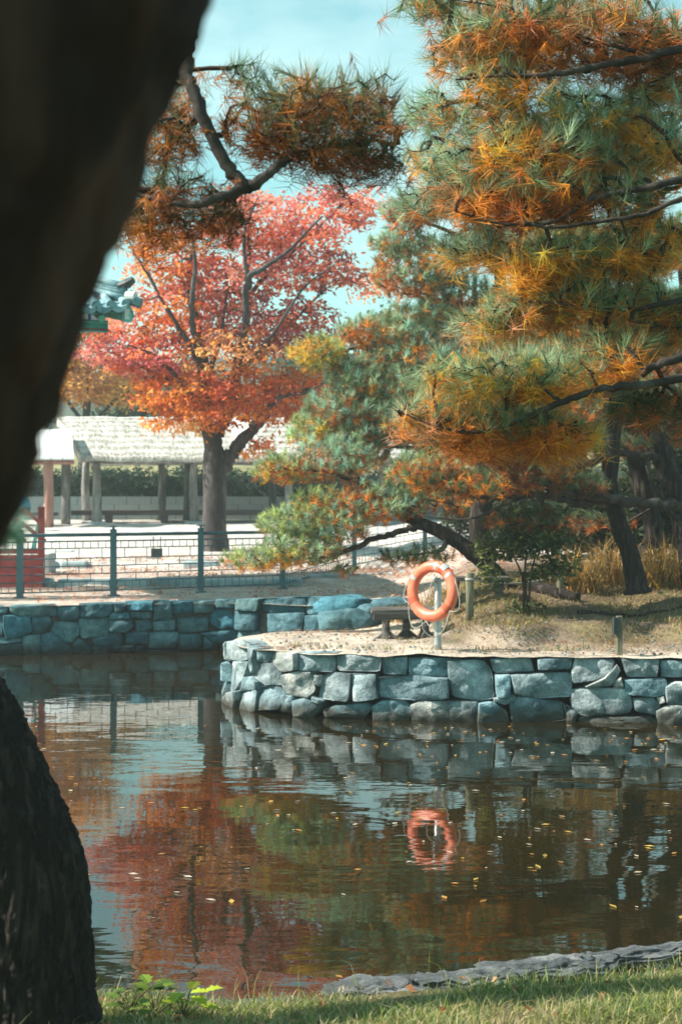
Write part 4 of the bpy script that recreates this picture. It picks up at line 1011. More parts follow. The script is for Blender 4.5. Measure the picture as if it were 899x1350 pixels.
# ------------------------------------------------------------------ broadleaf trees
def leaves(mb, ctr, nrm_up, n, spread, L, W, cols, jit=0.2, droop=0.3):
    S = len(ctr)
    off = rng.normal(size=(S, n, 3))*np.array(spread)
    c = ctr[:, None] + off
    d = rng.normal(size=(S, n, 3)); d[..., 2] = d[..., 2]*0.5 - droop; d = unit(d)
    nn = rng.normal(size=(S, n, 3))*0.55; nn[..., 2] += nrm_up
    s = unit(np.cross(d, nn))
    ln = (L*(0.7 + 0.6*rng.random((S, n))))[..., None]; wd = ln*(W/L)
    up = unit(np.cross(s, d))*ln*0.12
    V = np.stack([c, c + d*ln*0.45 + s*wd*0.5 - up*0.4, c + d*ln, c + d*ln*0.45 - s*wd*0.5 - up*0.4], 2).reshape(-1, 3)
    col = np.asarray(cols)[:, None]*(1 + jit*rng.normal(size=(S, n, 1))) + 0.02*rng.normal(size=(S, n, 3))*np.asarray(cols).max()
    C = np.repeat(np.clip(col, 0.004, 0.95)[:, :, None], 4, 2).reshape(-1, 3)
    mb.add(V, np.arange(S*n*4).reshape(-1, 4), C)

def broadleaf(label, name, trunk, limbs, lobes, Y, leaf, bark, group=None, twig_r=0.006, dmin=0.3):
    root = thing(name, label, 'tree', group)
    p, r = limb_pts(trunk, 30); root.location = tuple(p[0])
    rel(MB().tube(p, r, 18, rough=0.03).build('trunk', M[bark], smooth=True), root); skel = [p[10:]]
    for L_ in limbs:
        q, rr = limb_pts(L_); q = q + rng.normal(size=q.shape)*(rr*0.2)[:, None]
        rel(MB().tube(q, rr, 8, rough=0.05).build('branch', M[bark], smooth=True), root); skel.append(q)
    T = []; C = []
    for (px, py, rx, ry, dy, dep, n, cols) in lobes:
        c = P(px, py, Y + dy); q = sample_pad(c, np.array([rx/FPX*Y, dep, ry/FPX*Y]), n, dmin)
        T.append(q); cc = np.array(cols)[rng.integers(0, len(cols), len(q))]; C.append(cc*(1 + 0.15*rng.normal(size=(len(q), 1))))
    T = np.concatenate(T); C = np.clip(np.concatenate(C), 0.01, 0.9)
    A, B, w, D = grow(np.concatenate(skel), T, 0.25)
    mb = MB(); twig_mesh(mb, A, B, w, twig_r, 0.06, 5, 0.55); rel(mb.build('twigs', M[bark], kind='stuff'), root)
    mb = MB(); leaves(mb, T, leaf['up'], leaf['n'], leaf['spread'], leaf['L'], leaf['W'], C, 0.2, leaf['droop'])
    rel(mb.build('crown', M['leaf'], kind='stuff'), root)
    return root

RED = (0.75, 0.18, 0.08); PINK = (0.87, 0.29, 0.20); ORG = (0.76, 0.24, 0.045); LORG = (0.88, 0.40, 0.15); WINE = (0.46, 0.12, 0.11); DRED = (0.62, 0.13, 0.04); YEL = (0.93, 0.46, 0.10)
Y = 34
broadleaf('spreading autumn tree with red and orange foliage in front of the thatched shelter', 'autumn_tree',
     [(284, 736, Y, 0.42), (284, 722, Y, 0.34), (283, 690, Y, 0.29), (283, 650, Y, 0.275), (284, 610, Y, 0.29), (280, 585, Y, 0.2), (272, 555, Y, 0.16), (270, 500, Y, 0.16), (262, 440, Y, 0.12), (250, 380, Y, 0.08), (255, 320, Y, 0.04)],
     [[(292, 615, Y, 0.17), (312, 590, Y, 0.16), (335, 565, Y, 0.13), (365, 530, Y, 0.10), (400, 515, Y, 0.07), (440, 500, Y, 0.03)], [(282, 585, Y, 0.17), (300, 545, Y+0.3, 0.15), (312, 490, Y+0.5, 0.12), (325, 420, Y+0.6, 0.09), (328, 350, Y+0.6, 0.07), (330, 280, Y+0.6, 0.03)],
      [(325, 400, Y+0.6, 0.06), (345, 370, Y+0.4, 0.05), (400, 320, Y+0.2, 0.03), (440, 280, Y, 0.012)], [(276, 545, Y, 0.10), (240, 510, Y-0.3, 0.08), (200, 490, Y-0.5, 0.05), (160, 470, Y-0.6, 0.02)],
      [(268, 490, Y, 0.08), (235, 430, Y-0.3, 0.06), (205, 380, Y-0.4, 0.04), (185, 330, Y-0.4, 0.015)], [(312, 490, Y+0.5, 0.08), (370, 440, Y+0.5, 0.05), (430, 380, Y+0.4, 0.02)], [(270, 510, Y, 0.08), (290, 450, Y-0.7, 0.05), (300, 380, Y-0.9, 0.02)],
      [(276, 550, Y-0.2, 0.10), (262, 470, Y-1.2, 0.085), (252, 410, Y-1.6, 0.07), (258, 350, Y-1.8, 0.05), (250, 290, Y-1.9, 0.02)], [(300, 545, Y, 0.10), (322, 440, Y-1.3, 0.085), (326, 370, Y-1.7, 0.075), (345, 355, Y-1.8, 0.06), (380, 330, Y-1.9, 0.04), (425, 285, Y-1.8, 0.02)],
      [(326, 370, Y-1.7, 0.05), (322, 310, Y-1.8, 0.035), (340, 260, Y-1.8, 0.015)], [(262, 470, Y-1.2, 0.06), (225, 415, Y-1.7, 0.045), (200, 370, Y-1.8, 0.03), (175, 330, Y-1.8, 0.012)], [(330, 560, Y-0.2, 0.07), (370, 525, Y-1.2, 0.055), (410, 515, Y-1.4, 0.03), (445, 492, Y-1.4, 0.01)], [(312, 490, Y-0.8, 0.06), (360, 440, Y-1.7, 0.04), (400, 380, Y-1.8, 0.025), (440, 350, Y-1.8, 0.01)], [(240, 505, Y-0.8, 0.06), (205, 470, Y-1.5, 0.04), (170, 455, Y-1.6, 0.015)]],
     [(230, 350, 60, 42, 0, 1.5, 90, [ORG, LORG, PINK, RED]), (200, 300, 40, 25, 0, 1.0, 30, [LORG, ORG, PINK]), (330, 300, 70, 50, 0.6, 1.6, 110, [PINK, PINK, RED]), (430, 285, 60, 38, 0.2, 1.3, 70, [PINK, (0.75, 0.22, 0.19), RED]), (400, 350, 75, 50, 0.4, 1.7, 110, [PINK, RED, WINE]),
      (300, 380, 60, 45, 0, 1.6, 80, [RED, PINK, WINE]), (215, 420, 70, 40, -0.3, 1.6, 90, [RED, PINK, ORG]), (150, 465, 42, 30, -0.6, 1.2, 50, [RED, WINE, PINK]), (205, 475, 60, 35, -0.4, 1.5, 80, [RED, DRED, WINE]), (330, 440, 75, 45, 0.3, 1.8, 110, [WINE, RED, PINK]),
      (300, 470, 60, 35, -1.3, 0.8, 60, [LORG, LORG, ORG]), (400, 430, 45, 40, 0.4, 1.3, 50, [RED, WINE]), (250, 520, 75, 30, -0.3, 1.8, 90, [ORG, DRED, ORG]), (330, 520, 75, 32, 0, 1.9, 100, [DRED, ORG, RED]), (400, 505, 60, 18, 0, 1.3, 50, [ORG, DRED]), (240, 560, 45, 22, -0.5, 1.2, 36, [ORG, LORG]),
      (295, 545, 60, 20, -0.8, 1.2, 40, [ORG, DRED]), (338, 590, 24, 18, 0.4, 0.6, 12, [ORG, DRED]), (370, 550, 30, 16, 0, 0.8, 14, [ORG, DRED]), (490, 375, 32, 26, 2, 1.0, 26, [PINK, LORG]), (470, 270, 34, 28, 0.4, 0.8, 26, [PINK])],
     Y, dict(n=36, spread=(0.18, 0.18, 0.075), L=0.15, W=0.066, up=0.8, droop=0.55), 'bark_smooth', twig_r=0.009, dmin=0.40)
Y = 56
broadleaf('small pale orange tree behind the thatched roof', 'autumn_tree', [(110, 640, Y, 0.25), (112, 590, Y, 0.2), (115, 540, Y, 0.15), (118, 500, Y, 0.08)], [[(113, 570, Y, 0.1), (150, 530, Y, 0.06), (180, 510, Y, 0.02)], [(113, 560, Y, 0.1), (80, 520, Y, 0.06), (50, 500, Y, 0.02)]],
     [(110, 505, 75, 40, 0, 2.2, 150, [YEL, LORG, (0.8, 0.36, 0.12)]), (60, 480, 50, 35, 0, 1.8, 60, [YEL, LORG]), (160, 520, 35, 22, 0, 1.4, 40, [YEL, LORG]), (20, 510, 50, 40, 0, 1.8, 60, [YEL, LORG]), (80, 425, 85, 55, 0, 2.4, 190, [YEL, LORG, LORG, ORG]), (20, 400, 60, 50, 0, 2.0, 80, [LORG, ORG])],
     Y, dict(n=24, spread=(0.3, 0.3, 0.16), L=0.21, W=0.11, up=0.9, droop=0.2), 'bark_smooth', dmin=0.42)
for k, (px, Y, rx, ytop, lab, cols) in enumerate([
    (195, 66, 70, 470, 'hazy green tree beyond the thatched roof left of the red tree', [(0.06, 0.11, 0.075), (0.09, 0.13, 0.07)]),
    (420, 72, 80, 430, 'hazy green tree beyond the plaza between the red tree and the pines', [(0.10, 0.15, 0.10), (0.14, 0.17, 0.09)]),
    (560, 80, 110, 380, 'broad hazy green tree beyond the plaza behind the pines', [(0.07, 0.13, 0.09), (0.11, 0.16, 0.10)]),
    (760, 60, 130, 360, 'dark green tree mass beyond the grove on the right', [(0.035, 0.06, 0.035), (0.06, 0.085, 0.045)]),
    (-20, 70, 90, 440, 'hazy green tree beyond the thatched roof at the left edge', [(0.06, 0.11, 0.075), (0.09, 0.12, 0.06)])]):
    yb = 655 + (EYE - 1.8)/Y*FPX; h = yb - ytop
    broadleaf(lab, 'broadleaf_tree', [(px, yb, Y, 0.35), (px+4, yb-h*0.3, Y, 0.28), (px-4, yb-h*0.6, Y, 0.18), (px, ytop+15, Y, 0.05)], [[(px, yb-h*0.35, Y, 0.15), (px+rx*0.5, yb-h*0.6, Y, 0.06)], [(px, yb-h*0.4, Y, 0.15), (px-rx*0.5, yb-h*0.6, Y, 0.06)]],
              [(px, ytop+h*0.45, rx, h*0.36, 0, rx*0.7/FPX*Y, 170, cols), (px-rx*0.4, ytop+h*0.3, rx*0.5, h*0.25, 0, rx*0.4/FPX*Y, 60, cols), (px+rx*0.4, ytop+h*0.35, rx*0.5, h*0.25, -0.5, rx*0.4/FPX*Y, 60, cols)],
              Y, dict(n=20, spread=(0.42, 0.42, 0.26), L=0.34, W=0.2, up=0.8, droop=0.15), 'bark_smooth', 'trees beyond the plaza', dmin=0.6)

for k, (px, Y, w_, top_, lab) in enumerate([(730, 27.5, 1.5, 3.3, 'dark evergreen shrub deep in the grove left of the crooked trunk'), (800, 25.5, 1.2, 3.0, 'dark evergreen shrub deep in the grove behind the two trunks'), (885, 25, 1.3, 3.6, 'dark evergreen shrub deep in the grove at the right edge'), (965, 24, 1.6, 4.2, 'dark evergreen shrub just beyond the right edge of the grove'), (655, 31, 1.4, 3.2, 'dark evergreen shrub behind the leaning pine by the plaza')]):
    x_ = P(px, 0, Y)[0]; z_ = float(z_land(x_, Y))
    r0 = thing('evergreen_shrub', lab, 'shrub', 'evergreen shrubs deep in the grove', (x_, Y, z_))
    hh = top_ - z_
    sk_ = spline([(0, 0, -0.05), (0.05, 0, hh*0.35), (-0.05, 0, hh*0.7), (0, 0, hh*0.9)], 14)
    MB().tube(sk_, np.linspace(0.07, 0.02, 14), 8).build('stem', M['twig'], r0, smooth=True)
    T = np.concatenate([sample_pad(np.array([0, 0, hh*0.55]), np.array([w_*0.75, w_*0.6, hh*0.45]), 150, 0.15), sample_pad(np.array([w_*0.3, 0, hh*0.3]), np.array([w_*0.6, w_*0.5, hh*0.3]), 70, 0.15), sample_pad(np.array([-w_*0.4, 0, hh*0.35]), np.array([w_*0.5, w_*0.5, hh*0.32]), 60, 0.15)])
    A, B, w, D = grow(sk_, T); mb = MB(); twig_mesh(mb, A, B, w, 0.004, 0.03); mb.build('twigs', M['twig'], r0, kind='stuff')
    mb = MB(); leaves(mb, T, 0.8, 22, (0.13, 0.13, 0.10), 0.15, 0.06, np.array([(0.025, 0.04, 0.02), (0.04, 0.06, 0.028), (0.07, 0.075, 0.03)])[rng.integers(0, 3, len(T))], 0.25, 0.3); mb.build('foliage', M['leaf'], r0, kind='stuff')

# broadleaf shrub behind the wooden post
sh = thing('shrub', 'dark green broadleaf shrub on thin stems under the pines', 'shrub', loc=P(695, 800, 18.2))
sk = []
for a, b_, c in [((690, 800), (688, 760), (670, 720)), ((697, 800), (700, 755), (715, 700)), ((694, 800), (692, 745), (700, 690))]:
    p, r = limb_pts([(*a, 18.2, 0.018), (*b_, 18.2, 0.014), (*c, 18.2, 0.006)], 16); sk.append(p)
    rel(MB().tube(p, r, 7).build('stem', M['twig'], smooth=True), sh)
T = np.concatenate([sample_pad(P(x, y, 18.2), np.array([rx, rx*0.8, rz])/FPX*18.2, n, 0.07) for x, y, rx, rz, n in [(662, 722, 34, 26, 40), (712, 712, 46, 34, 60), (690, 688, 36, 16, 24), (735, 745, 26, 20, 20), (645, 755, 16, 16, 10), (702, 758, 24, 12, 10), (690, 802, 20, 8, 10)]])
A, B, w, D = grow(np.concatenate(sk), T); mb = MB(); twig_mesh(mb, A, B, w, 0.002, 0.01); rel(mb.build('twigs', M['twig'], kind='stuff'), sh)
mb = MB(); cc = np.array([(0.045, 0.075, 0.03), (0.07, 0.11, 0.04), (0.16, 0.17, 0.05)])[rng.integers(0, 3, len(T))]
leaves(mb, T, 0.9, 12, (0.06, 0.06, 0.05), 0.10, 0.045, cc, 0.2, 0.35); rel(mb.build('foliage', M['leaf'], kind='stuff'), sh)

# ------------------------------------------------------------------ grasses
def blades(mb, base, h, w, lean, cols, bend=0.5, jit=0.2):
    n = len(base); az = rng.random(n)*2*np.pi
    d = np.stack([np.cos(az), np.sin(az), np.zeros(n)], 1)*lean[:, None]
    side = np.stack([-np.sin(az + rng.normal(size=n)), np.cos(az + rng.normal(size=n)), np.zeros(n)], 1)*(w/2)[:, None] if np.ndim(w) else np.stack([-np.sin(az), np.cos(az), np.zeros(n)], 1)*w/2
    m1 = base + d*h[:, None]*0.35 + np.array([0, 0, 1])*h[:, None]*0.6
    tp = base + d*h[:, None]*(0.75 + bend*0.5) + np.array([0, 0, 1])*(h*(1 - bend*0.35*np.minimum(lean, 1)))[:, None]
    V = np.stack([base - side, base + side, m1 + side*0.75, m1 - side*0.75, tp], 1).reshape(-1, 3)
    k = (np.arange(n)*5)[:, None]
    C = np.repeat(np.clip(cols*(1 + jit*rng.normal(size=(n, 1))), 0.005, 0.9)[:, None], 5, 1).reshape(-1, 3)
    b0 = mb.n
    mb.add(V, k + np.array([[0, 1, 2, 3]]), C)
    mb.f[3].append(b0 + k + np.array([[3, 2, 4]]))

GC = np.array([(0.17, 0.22, 0.045), (0.24, 0.27, 0.06), (0.42, 0.34, 0.15), (0.50, 0.42, 0.24), (0.10, 0.15, 0.035), (0.2, 0.25, 0.12)])
n = 120000
x = rng.uniform(-2.3, 2.5, n); y = edge_y(x) - 0.10 - rng.random(n)**1.2*2.1
nn = nz(x, y, 2.2)
keep = rng.random(n) < np.clip(0.75 + 0.9*nn, 0.25, 1)
# bare rock along the water edge to the right
keep &= ~((y > edge_y(x) - 0.32) & (x > 0.15) & (rng.random(n) < 0.9))
x, y, nn = x[keep], y[keep], nn[keep]; n = len(x)
z = z_bank(x, y) + 0.02*nn - 0.01
ci = np.where(rng.random(n) < np.clip(0.35 - nn*0.5, 0.1, 0.75), rng.integers(2, 4, n), rng.choice([0, 1, 4, 5], n))
mb = MB(); blades(mb, np.stack([x, y, z], 1), rng.uniform(0.025, 0.08, n)*np.where(rng.random(n) < 0.03, 1.8, 1), rng.uniform(0.003, 0.0055, n), rng.uniform(0.2, 1.3, n), GC[ci])
g = mb.build('bank_grass', M['grass'], kind='stuff'); g['label'] = 'short yellow green grass on the near bank'
# tall stems at the water edge
n = 30; x = rng.uniform(-1.0, 0.6, n); y = edge_y(x) - rng.uniform(0.03, 0.3, n)
mb = MB(); blades(mb, np.stack([x, y, z_bank(x, y)], 1), rng.uniform(0.10, 0.22, n), np.full(n, 0.004), rng.uniform(0.1, 0.8, n), GC[rng.choice([0, 1, 3], n)], 0.7)
g = mb.build('tall_grass', M['grass'], kind='stuff'); g['label'] = 'thin taller grass stems at the near water edge'
# weeds with lobed leaves beside the trunk
for k, (px, py, s, lab) in enumerate([(172, 1318, 1.0, 'leafy dark green weed beside the rugged trunk'), (205, 1312, 0.9, 'lobed green weed in the middle of the grass clump near the trunk'), (242, 1310, 1.0, 'bright yellow green lobed weed at the water edge')]):
    base = P(px, py, 5.75); base[2] = float(z_bank(base[0], base[1])) - 0.01
    r0 = thing('weed', lab, 'plant', 'weeds beside the trunk', base)
    cols = [(0.10, 0.17, 0.03), (0.16, 0.24, 0.035), (0.38, 0.46, 0.04)][k]
    st = MB()
    for q in range(11):
        a = rng.random()*2*np.pi; hgt = rng.uniform(0.07, 0.16)*s; out = rng.uniform(0.02, 0.10)*s
        tip = np.array([math.cos(a)*out, math.sin(a)*out, hgt])
        st.tube(spline([np.zeros(3), tip*np.array([0.3, 0.3, 0.6]), tip], 6), 0.0016, 4)
        m2 = MB(); d = unit(np.array([math.cos(a), math.sin(a), rng.uniform(-0.1, 0.5)])); sd = unit(np.cross(d, [0, 0, 1])); up = np.cross(sd, d)
        L = rng.uniform(0.055, 0.09)*s
        out_ = [(0, 0), (0.12, 0.30), (0.25, 0.22), (0.42, 0.46), (0.55, 0.26), (0.72, 0.34), (0.80, 0.16), (1.0, 0.0)]
        pts = [(t, w_) for t, w_ in out_] + [(t, -w_) for t, w_ in out_[-2:0:-1]]
        V = [tip + d*L*t + sd*L*w_ + up*L*(0.18*abs(w_) - 0.25*t*t) for t, w_ in pts]; V.append(tip + d*L*0.45 - up*L*0.06)
        nn_ = len(pts); F = [[i, (i+1) % nn_, nn_] for i in range(nn_)]
        m2.add(V, F, np.clip(np.array(cols)*(1 + 0.2*rng.normal()), 0.01, 0.9)); m2.build('leaf', M['leaf'], r0)
    st.build('stem', M['twig'], r0)

# needle litter and pebbles on the promontory
n = 9000; x = rng.uniform(-1.1, 5.2, n); y = np.interp(x, _fx, _fy) + 0.1 + rng.random(n)*4.5
keep = (y < np.interp(x, [-1.36, -1.17, -0.81, -0.2, 0.6, 2.0, 6], [17.5, 18.2, 19.0, 20.8, 22.4, 23.0, 23])) & (rng.random(n) < np.clip(0.25 + 0.8*nz(x, y, 1.1) + 0.55*ss(0.8, 2.0, x), 0.05, 1)); x, y = x[keep], y[keep]; n = len(x)
mb = MB(); az = rng.random(n)*6.28; d = np.stack([np.cos(az), np.sin(az), 0.1*rng.normal(size=n)], 1)*rng.uniform(0.03, 0.07, n)[:, None]; sd = np.stack([-np.sin(az), np.cos(az), np.zeros(n)], 1)*0.005
c = np.stack([x, y, z_prom(x, y) + 0.028], 1)
mb.add(np.stack([c - d + sd, c - d - sd, c + d], 1).reshape(-1, 3), np.arange(n*3).reshape(-1, 3), np.repeat(np.array([(0.20, 0.10, 0.05), (0.30, 0.17, 0.09), (0.12, 0.08, 0.05)])[rng.integers(0, 3, n)], 3, 0))
o = mb.build('needle_litter', M['grass'], kind='stuff'); o['label'] = 'dropped brown pine needles on the promontory soil'
n = 220; x = rng.uniform(-1.0, 4.5, n); y = np.interp(x, _fx, _fy) + 0.15 + rng.random(n)**1.5*2.2; keep = y < np.interp(x, [-1.36, -0.2, 0.6, 6], [17.5, 20.5, 22, 22]); x, y = x[keep], y[keep]
mb = MB()
for a, b_ in zip(x, y):
    r_ = rng.uniform(0.008, 0.028); q = rng.normal(size=(6, 3)); base = np.array([[1, 0, 0], [-1, 0, 0], [0, 1, 0], [0, -1, 0], [0, 0, 0.7], [0, 0, -0.7]])*r_*(1 + 0.25*q[:, :1])
    mb.add(base + np.array([a, b_, float(z_prom(a, b_)) + 0.012]), [[0, 2, 4], [2, 1, 4], [1, 3, 4], [3, 0, 4], [2, 0, 5], [1, 2, 5], [3, 1, 5], [0, 3, 5]])
o = mb.build('pebbles', M['gwall'], kind='stuff'); o['label'] = 'small pebbles strewn over the sandy path'
# weeds in the joint between sand and wall top
n = 900; px_ = rng.uniform(320, 1000, n); keep = rng.random(n) < np.clip(0.25 + 1.3*nz(px_*0.01, px_*0, 1.7), 0, 1); px_ = px_[keep]; n = len(px_)
base = np.array([front_pt(p_, 0, 0.05 + 0.1*rng.random())[0] for p_ in px_]); base[:, 2] = 0.715
mb = MB(); blades(mb, base, rng.uniform(0.03, 0.10, n), rng.uniform(0.006, 0.011, n), rng.uniform(0.3, 1.4, n), np.array([(0.32, 0.25, 0.11), (0.16, 0.17, 0.05), (0.24, 0.2, 0.08)])[rng.integers(0, 3, n)])
o = mb.build('edge_weeds', M['grass'], kind='stuff'); o['label'] = 'sparse dry weeds along the top of the promontory wall'
# grass on the mound
n = 36000; x = rng.uniform(0.7, 5.5, n); y = rng.uniform(16.2, 22.5, n)
zz = z_prom(x, y); keep = ((zz > 0.80) | (rng.random(n) < 0.12)) & (rng.random(n) < np.clip(0.45 + 0.9*nz(x, y, 1.1), 0.06, 1))
x, y, zz = x[keep], y[keep], zz[keep]; n = len(x)
MC = np.array([(0.32, 0.25, 0.10), (0.22, 0.2, 0.07), (0.10, 0.13, 0.04), (0.38, 0.28, 0.13)])
mb = MB(); blades(mb, np.stack([x, y, zz - 0.01], 1), rng.uniform(0.03, 0.10, n), rng.uniform(0.008, 0.014, n), rng.uniform(0.3, 1.4, n), MC[rng.integers(0, 4, n)])
g = mb.build('mound_grass', M['grass'], kind='stuff'); g['label'] = 'dry short grass on the mound under the pines'
for k, (px, py, Y, hh, nb, lab) in enumerate([(765, 785, 19.6, 0.85, 420, 'golden grass clump left of the crooked trunk'), (800, 778, 20.2, 0.95, 420, 'golden grass clump close behind the crooked trunk'), (868, 778, 19.6, 0.95, 480, 'golden grass clump between the two right trunks'),
                                              (725, 778, 20.6, 0.7, 300, 'low golden grass clump right behind the shrub'), (905, 775, 20.2, 0.95, 380, 'golden grass clump at the right edge'), (540, 772, 20.5, 0.4, 240, 'pale grass tuft behind the lifebuoy'), (585, 770, 21.5, 0.45, 240, 'greenish grass tuft under the leaning pine')]):
    c = P(px, py, Y); c[2] = float(z_land(c[0], c[1]) if c[1] > left_y(c[0]) else z_prom(c[0], c[1])) - 0.02
    mb = MB(); base = rng.normal(size=(nb, 3))*np.array([0.12, 0.12, 0])
    cc = np.array([(0.46, 0.24, 0.05), (0.36, 0.19, 0.05), (0.24, 0.18, 0.05), (0.12, 0.12, 0.045), (0.5, 0.32, 0.12)])[rng.integers(0, 5, nb)]
    blades(mb, base, rng.uniform(0.25, 1.0, nb)**1.2*hh, rng.uniform(0.008, 0.016, nb), rng.uniform(0.1, 1.3, nb), cc, 1.3, 0.3)
    o = mb.build('grass_clump', M['grass']); o.location = tuple(c); tag(o, lab, 'grass clump', 'ornamental grass clumps')

# ------------------------------------------------------------------ leaf litter and floating leaves
def flat_leaves(name, label, x, y, z, size, cols, tilt=0.25, mat='leaf'):
    n = len(x); az = rng.random(n)*2*np.pi
    d = np.stack([np.cos(az), np.sin(az), rng.normal(size=n)*tilt], 1); s = np.stack([-np.sin(az), np.cos(az), rng.normal(size=n)*tilt], 1)
    c = np.stack([x, y, z], 1); L = size[:, None]
    V = np.stack([c - d*L*0.5, c + s*L*0.24 + np.array([0, 0, 1])*L*tilt*0.3, c + d*L*0.5, c - s*L*0.24 + np.array([0, 0, 1])*L*tilt*0.3], 1).reshape(-1, 3)
    C = np.repeat(np.clip(cols*(1 + 0.2*rng.normal(size=(n, 1))), 0.01, 0.9)[:, None], 4, 1).reshape(-1, 3)
    o = MB().add(V, np.arange(n*4).reshape(-1, 4), C).build(name, M[mat], kind='stuff'); o['label'] = label
    return o
LIT = np.array([(0.5, 0.16, 0.08), (0.6, 0.26, 0.13), (0.35, 0.12, 0.07), (0.62, 0.36, 0.2), (0.45, 0.22, 0.12)])
n = 15000
x = rng.uniform(-6, 3.0, n); y = left_y(x) + 0.2 + rng.random(n)*9.0
keep = rng.random(n) < np.where(y > 27.7, 1.0, 0.35)*np.clip(0.5 + nz(x, y, 0.7) + 0.25*ss(-2, 1, x), 0.08, 1)
x, y = x[keep], y[keep]; n = len(x)
flat_leaves('leaf_litter', 'fallen red and brown leaves on the terrace behind the railing', x, y, z_land(x, y) + 0.045, rng.uniform(0.05, 0.10, n), LIT[rng.integers(0, 5, n)])
n = 420; x = rng.uniform(-2.3, 2.4, n); y = edge_y(x) - rng.uniform(0.1, 1.6, n)
keep = rng.random(n) < np.where(x < 0, 0.7, 0.25); x, y = x[keep], y[keep]; n = len(x)
flat_leaves('bank_litter', 'fallen leaves lying in the near bank grass', x, y, z_bank(x, y) + 0.03, rng.uniform(0.03, 0.06, n), LIT[rng.integers(0, 5, n)]*0.8, 0.5)
n = 2600; x = rng.uniform(-1.0, 5, n); y = np.interp(x, _fx, _fy) + rng.random(n)**0.8*4
keep = rng.random(n) < np.clip(0.35 + 0.9*nz(x, y, 1.3) + 0.2*ss(1, 3, x), 0.05, 1); x, y = x[keep], y[keep]; n = len(x)
y = np.where((x < -0.2) & (y > np.interp(x, [-1.36, -0.2], [17.6, 19.5])), np.interp(x, _fx, _fy) + 0.2, y)
flat_leaves('path_litter', 'small fallen leaves and twigs on the sandy promontory', x, y, z_prom(x, y) + 0.03, rng.uniform(0.03, 0.06, n), LIT[rng.integers(0, 5, n)]*0.6, 0.3)
n = 900; yy = 6.4 + 9.2*rng.random(n)**0.75; xx = rng.uniform(-0.24, 0.26, n)*yy
keep = rng.random(n) < np.clip(0.32 + 1.0*nz(xx, yy, 0.45) + 0.2*(xx > 0.3), 0.05, 1); xx, yy = xx[keep], yy[keep]
keep = yy < np.interp(np.maximum(xx, -1.39), _fx, _fy) - 0.25; xx, yy = xx[keep], yy[keep]; n = len(xx)
FLT = np.array([(0.55, 0.45, 0.33), (0.6, 0.27, 0.08), (0.7, 0.6, 0.48), (0.4, 0.2, 0.06), (0.62, 0.4, 0.1)])
flat_leaves('floating_leaves', 'small pale and orange leaves floating on the pond', xx, yy, np.full(n, 0.008), rng.uniform(0.03, 0.085, n), FLT[rng.integers(0, 5, n)], 0.06)

# ------------------------------------------------------------------ railing along the far shore
fence = thing('railing', 'dark teal metal railing with brick pattern lattice along the far shore', 'railing')
FP = [(-95, 23.6), (27, 24.2), (150, 24.9), (265, 25.8), (373, 26.7), (467, 30.0), (560, 32.6), (640, 35.0)]
fpos = []
for px, Y in FP:
    c = P(px, 0, Y); fpos.append(np.array([c[0], Y, float(z_terr(0, Y)) - 0.005]))
def fpost_mesh():
    b = MB(); b.box((0, 0, 0.57), (0.10, 0.10, 1.14)); b.box((0, 0, 0.012), (0.19, 0.19, 0.024))
    b.tube([(0, 0, 1.14), (0, 0, 1.155), (0, 0, 1.17)], [0.065, 0.065, 0.045], 12); b.tube([(0, 0, 1.17), (0, 0, 1.205)], [0.022, 0.022], 8); b.tube([(0, 0, 1.205), (0, 0, 1.225), (0, 0, 1.232)], [0.075, 0.07, 0.03], 12)
    return b
fp0 = None
for p_ in fpos:
    if fp0 is None: fp0 = fpost_mesh().build('post', M['fence'], fence); o = fp0
    else: o = copy_part(fp0, fence)
    o.location = tuple(p_)
for i in range(len(fpos)-1):
    a, b_ = fpos[i], fpos[i+1]; d = b_ - a; ln = np.linalg.norm(d[:2]); ang = math.atan2(d[1], d[0]); mid = (a + b_)/2
    def bar(name, h, r, mat='fence'):
        q = MB(); q.tube([a + d*0.04*0 + np.array([0, 0, h]), b_ + np.array([0, 0, h])], [r, r], 8); return q.build(name, M[mat], fence, smooth=True)
    bar('top_rail', 1.075, 0.03)
    hs = [0.965, 0.845, 0.67, 0.535, 0.40, 0.265, 0.10]
    for h in hs: bar('rail', h, 0.0095 if h not in (0.965, 0.10) else 0.013)
    q = MB()
    nu = max(4, int(ln/0.36))
    for r in range(len(hs)-1):
        dense = r in (0, 5)
        m = nu*(3 if dense else 1)
        for k in range(m + 1):
            t = (k + (0.5 if r % 2 else 0.0))/m
            if 0.01 < t < 0.99:
                c = a + d*t
                q.tube([c + np.array([0, 0, hs[r+1]]), c + np.array([0, 0, hs[r]])], [0.007, 0.007], 5, caps=False)
    q.build('lattice_bars', M['fence'], fence, kind='stuff')

# ------------------------------------------------------------------ lifebuoy on its pole
RC = P(570, 779.5, 16.35)
pole_b = P(577, 851, 16.5)
pole = thing('lifebuoy_pole', 'grey metal pole on the sandy edge holding the orange lifebuoy', 'pole', loc=(pole_b[0], 16.5, 0.70))
MB().tube([(0, 0, 0), (0, 0, 0.1), (0, 0, 0.84), (0, 0, 0.86)], [0.046, 0.042, 0.042, 0.028], 16).build('pole_shaft', M['steel'], pole, smooth=True)
MB().tube([(0.0, 0.0, 0.80), (-0.06, -0.09, 0.84), (-0.05, -0.16, 0.83), (-0.05, -0.17, 0.88)], 0.012, 8).build('hook', M['steel'], pole, smooth=True)
buoy = thing('lifebuoy', 'orange ring lifebuoy with white grab rope hanging on the grey pole', 'lifebuoy', loc=RC)
yaw = R(-40)       # turned to the left
e_x = np.array([math.cos(yaw), math.sin(yaw), 0]); e_z = np.array([0, 0, 1.0]); e_n = np.array([math.sin(yaw), -math.cos(yaw), 0])
